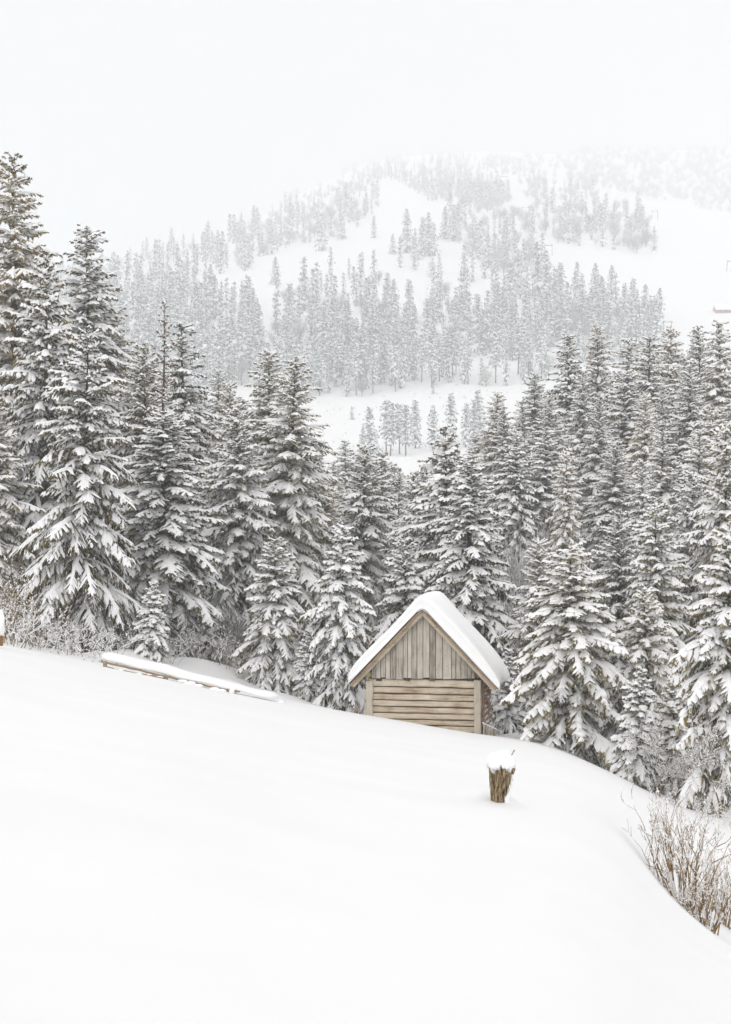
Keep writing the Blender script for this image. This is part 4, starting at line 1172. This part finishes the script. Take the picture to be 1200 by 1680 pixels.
#@SHRUBS
# ------------------------------------------------------------------ shrubs, sapling
def grow(seed, n0, L0, spread, levels=4, base_r=.02, thick=.010, up=.25, kids=(2, 3), stepn=4, curl=.18, shrink=.68, start_spread=.12):
    g = np.random.RandomState(seed); A, B_, R0, R1 = [], [], [], []
    def rec(p, d, L, r, lv):
        n = stepn
        for i in range(n):
            d = norm(d + g.normal(0, curl, 3) + np.array([0, 0, up * .25]))
            q = p + d * L / n; r2 = r * .84
            A.append(p); B_.append(q); R0.append(r); R1.append(r2); p, r = q, r2
            if lv > 0 and i >= 1:
                for _ in range(g.randint(0, kids[0] + 1)):
                    dd = norm(d + g.normal(0, .55, 3) + np.array([0, 0, up])); rec(p, dd, L * shrink * g.uniform(.6, 1.1), r * .62, lv - 1)
        if lv > 0:
            for _ in range(kids[0]):
                dd = norm(d + g.normal(0, .35, 3) + np.array([0, 0, up])); rec(p, dd, L * shrink * g.uniform(.6, 1.1), r * .7, lv - 1)
    for _ in range(n0):
        a_ = g.uniform(0, 6.28); rr_ = abs(g.normal(0, start_spread)); p = np.array([cos(a_) * rr_, sin(a_) * rr_, -.15])
        d = norm(np.array([cos(a_) * spread * g.uniform(.2, 1), sin(a_) * spread * g.uniform(.2, 1), 1.]))
        rec(p, d, L0 * g.uniform(.7, 1.15), thick * g.uniform(.6, 1.2), levels - 1)
    return np.array(A), np.array(B_), np.array(R0), np.array(R1)

def shrub_meshes(kind, m, snow=.5, fat=1.5, seed=0, minr=.0, **k):
    A, B_, R0, R1 = grow(seed, **k)
    R0 = np.maximum(R0, minr); R1 = np.maximum(R1, minr * .8)
    V, T = tubes(A, B_, R0, R1, 3)
    g = np.random.RandomState(seed + 1); D = norm(B_ - A)
    p = snow * (1 - .65 * np.abs(D[:, 2])); on = g.rand(len(A)) < p
    up = np.array([0, 0, 1.])
    f = fat * g.uniform(.8, 1.5, on.sum()); rr_ = R0[on] * f + .006
    V2, T2 = tubes(A[on] + up * (R0[on] * .9 + .004)[:, None], B_[on] + up * (R0[on] * .9 + .004)[:, None], rr_, rr_ * .7, 4)
    s = MB(); s.add(V2, T2)
    q = np.where(on)[0]; q = q[g.rand(len(q)) < .06]
    for i in q[:260]:
        Bv = ICO0[0] * g.uniform(.012, .03) * [1.3, 1.3, .8]
        s.add(Bv + (A[i] + B_[i]) / 2 + [0, 0, .02], ICO0[1])
    h = max(B_[:, 2].max(), .1)
    return (mesh_np('stems_' + kind, V, T, M[m]), s.mesh('snow_' + kind, M['tree_snow'], smooth=True), h)
SHR = {
    'thicket': shrub_meshes('thicket', 'twig', .9, 1.8, seed=71, n0=13, L0=.95, spread=1.0, levels=4, kids=(1, 2), thick=.016, start_spread=.5, minr=.004, curl=.12),
    'thicket_b': shrub_meshes('thicket_b', 'twig', .85, 1.6, seed=72, n0=12, L0=1.0, spread=.6, levels=4, kids=(1, 2), thick=.016, start_spread=.5, minr=.004, curl=.10),
    'brown': shrub_meshes('brown', 'twig', .4, 1.3, seed=73, n0=15, L0=1.1, spread=.45, levels=4, kids=(1, 2), thick=.016, start_spread=.5, minr=.0045, curl=.10),
    'bush': shrub_meshes('bush', 'gold_twig', .45, 1.0, seed=74, n0=32, L0=.95, spread=.7, levels=4, kids=(1, 2), thick=.027, start_spread=.22, minr=.0035, up=.3, shrink=.6, curl=.13),
    'bush_low': shrub_meshes('bush_low', 'gold_twig', .45, 1.1, seed=75, n0=12, L0=.7, spread=1.1, levels=4, kids=(1, 2), thick=.018, start_spread=.25, minr=.0035, up=.12, curl=.15),
    'sapling': shrub_meshes('sapling', 'twig', .8, 1.2, seed=76, n0=1, L0=1.3, spread=.1, levels=5, thick=.04, start_spread=.01, minr=.006, kids=(2, 2), shrink=.66, up=.2),
}
def shrub(kind, px, base, d, hpx, label, name='shrub', cat='shrub', group=None, width=1.0, rz=None, sink=.05):
    m, s, h = SHR[kind]; x = (px - 600) / FPX * d
    z0 = gz(x, d) - sink if base is None else (840 - base) / FPX * d
    sc = hpx * d / FPX / h
    root = bpy.data.objects.new(name, None); COL.objects.link(root); root.location = (x, d, z0); root.scale = (sc * width, sc * width, sc)
    root.rotation_euler = (0, 0, random.Random(int(px * 7 + d)).uniform(0, 6.28) if rz is None else rz)
    tag(root, label, cat, group)
    link('stems', m, root); link('snow_load', s, root)['kind'] = 'stuff'
    return root
bz = gz((1135 - 600) / FPX * 27.5, 27.5)
shrub('bush', 1118, None, 27.5, 215, 'large bare golden brown bush fanning up from the snow edge at the right', 'bush', 'bush', width=.85)
shrub('bush', 1163, None, 27.0, 140, 'medium bare brown bush leaning right between the large one and the frame edge', 'bush', 'bush', width=.8)
shrub('bush_low', 1150, None, 26.9, 80, 'low sprawling brown bush in front of the large one at the right edge', 'bush', 'bush', width=.8)
shrub('bush', 1190, None, 30.0, 150, 'bare brown bush behind the large one, cut by the right edge', 'bush', 'bush', width=.7)
shrub('sapling', 1082, None, 47.5, 145, 'forked snowy sapling standing in front of the right foreground spruces', 'sapling', 'sapling')
shrub('sapling', 1182, None, 45, 170, 'bare brown sapling at the right edge before the snow shelved spruce', 'sapling', 'sapling')
shrub('sapling', 1130, None, 46, 95, 'short leafless sapling right of the forked one', 'sapling', 'sapling', width=1.3)
SH = [(-5, 54, 120, 'brown'), (22, 52, 90, 'thicket_b'), (40, 57, 110, 'brown'), (62, 54, 75, 'thicket'), (88, 56, 80, 'thicket_b'), (112, 54, 60, 'thicket'), (140, 56, 62, 'thicket_b'), (160, 54, 70, 'thicket'),
      (188, 58, 66, 'thicket_b'), (8, 60, 170, 'brown'), (55, 63, 150, 'brown'), (100, 62, 100, 'brown'), (215, 60, 60, 'thicket'), (275, 58, 52, 'thicket_b'), (300, 61, 60, 'thicket'), (335, 60, 70, 'thicket_b'), (362, 62, 95, 'thicket'), (385, 60, 62, 'brown'),
      (410, 61, 55, 'thicket_b'), (440, 62, 60, 'thicket'), (478, 60, 50, 'thicket'), (75, 60, 85, 'thicket'), (125, 60, 80, 'thicket_b'), (240, 62, 80, 'thicket_b'), (320, 66, 90, 'thicket')]
for px, d, hp, kd in SH:
    lab = {'thicket': 'snow caked tangle of thin twigs at the edge of the left forest', 'thicket_b': 'upright frosted twigs of a shrub at the edge of the left forest', 'brown': 'reddish brown leafless shrub at the edge of the left forest'}[kd]
    shrub(kd, px, None, d, hp, lab, group={'thicket': 'snow caked shrubs at the forest edge', 'thicket_b': 'frosted shrubs at the forest edge', 'brown': 'brown shrubs at the forest edge'}[kd], width=1.4)
for px, d, hp, w_ in ((860, 88, 90, 1.6), (885, 92, 80, 1.5), (845, 95, 100, 1.4), (910, 96, 70, 1.5), (1040, 100, 60, 1.5)):
    shrub('thicket_b', px, None, d, hp, 'pale brown leafless thicket on the slope between the hut and the right spruces', group='pale thickets on the slope behind the hut', width=w_)
for px, d, hp, w_ in ((1150, 45, 42, 1.6), (1110, 44.5, 30, 1.5), (1185, 43, 50, 1.5)):
    shrub('thicket', px, None, d, hp, 'snow caked low twigs under the right foreground spruces', group='low twigs under the right spruces', width=w_)

#@LIFT
# ------------------------------------------------------------------ ski lift masts and the two far huts
def mast(px, foot, top, wpx, label, lean=0.0, one=False):
    x, y, z = place(px, foot); h = (foot - top) / FPX * y; w_ = wpx / FPX * y
    root = bpy.data.objects.new('lift_mast', None); COL.objects.link(root); root.location = (x, y, z)
    tag(root, label, 'lift mast', 'masts of the ski lift on the far hill')
    r = .22
    legs = [(-w_ / 2)] if one else [-w_ / 2, w_ / 2]
    for s in legs:
        V, T = tubes([[s + lean * h * (-1 if s < 0 else 1), 0, -1]], [[s, 0, h]], np.array([r]), np.array([r * .8]), 5)
        part('leg', (V, T), 'steel', parent=root)
    V, T = tubes([[-w_ / 2 - .6, 0, h]], [[w_ / 2 + .6, 0, h]], np.array([r]), np.array([r]), 5)
    part('crossbeam', (V, T), 'steel', parent=root)
    for s in (-1, 1):
        V, T = tubes([[s * w_ / 2 * .9, -.8, h + .35]], [[s * w_ / 2 * .9, .8, h + .35]], np.array([.3]), np.array([.3]), 5)
        part('roller', (V, T), 'steel', parent=root)
mast(827, 305, 290, 12, 'highest and faintest lift mast near the misty hilltop', .02)
mast(862.5, 356, 341, 12, 'lift mast in the narrow snow corridor between frosted copses', .05)
mast(900, 420, 404, 12, 'lift mast at the lower end of the snow corridor', .03)
mast(1075, 360, 346, 9, 'lift mast at the edge of the frosted grove on the ski slope', .02)
mast(1201, 447, 430, 13, 'lift mast on the white ski slope cut by the right edge', .12)
mast(943, 485, 470, 11, 'lift mast beside the lone spruce on the white slope')
mast(1071, 502, 488, 7, 'lift mast above the thicket at the foot of the ski slope')
mast(1096, 545, 530, 13, 'lowest lift mast just above the right forest tops')

def far_house(px0, px1, foot, eave, ridge, m, label, name):
    x, y, z = place((px0 + px1) / 2, foot); s = y / FPX; w_ = (px1 - px0) * s; he = (foot - eave) * s; hr = (foot - ridge) * s; dp = 9.0
    root = bpy.data.objects.new(name, None); COL.objects.link(root); root.location = (x, y, z)
    tag(root, label, 'hut')
    a_ = -w_ / 2; b_ = w_ / 2
    part('wall', slab([(a_, -2), (b_, -2), (b_, he), (a_, he)], 0, dp, 0), m, parent=root)
    for x_ in (a_ + .01, b_ - .31):
        V = np.array([(x_, 0, he), (x_, dp, he), (x_, dp / 2, hr), (x_ + .3, 0, he), (x_ + .3, dp, he), (x_ + .3, dp / 2, hr)])
        part('gable', (V, [(0, 2, 1), (3, 4, 5), (0, 1, 4), (0, 4, 3), (0, 3, 5), (0, 5, 2), (1, 2, 5), (1, 5, 4)]), m, parent=root)
    for sgn in (0, 1):
        y0, y1 = (-.6, dp / 2) if sgn == 0 else (dp + .6, dp / 2)
        V = np.array([(a_ - .4, y0, he - .25), (b_ + .4, y0, he - .25), (b_ + .4, y1, hr + .05), (a_ - .4, y1, hr + .05)]); V2 = V + [0, 0, .7]
        part('roof_snow', (np.concatenate([V, V2]), [(0, 2, 1), (0, 3, 2), (4, 5, 6), (4, 6, 7), (0, 1, 5), (0, 5, 4), (1, 2, 6), (1, 6, 5), (3, 7, 6), (3, 6, 2), (0, 4, 7), (0, 7, 3)]), 'tree_snow', parent=root)
    for k_ in range(4):
        xw = a_ + w_ * (k_ + .6) / 4.4
        part('window', slab([(xw, he * .35), (xw + .9, he * .35), (xw + .9, he * .75), (xw, he * .75)], -.06, .05, 0), 'dark_wood', parent=root)
    return root
far_house(1176, 1216, 515, 509, 501, 'red_wall', 'long reddish hut under snow on the ski slope at the right edge', 'red_hut')
far_house(1003, 1022, 517, 512, 506, 'dark_wood', 'dark hut with a white roof half hidden in the thicket below the ski slope', 'dark_hut')
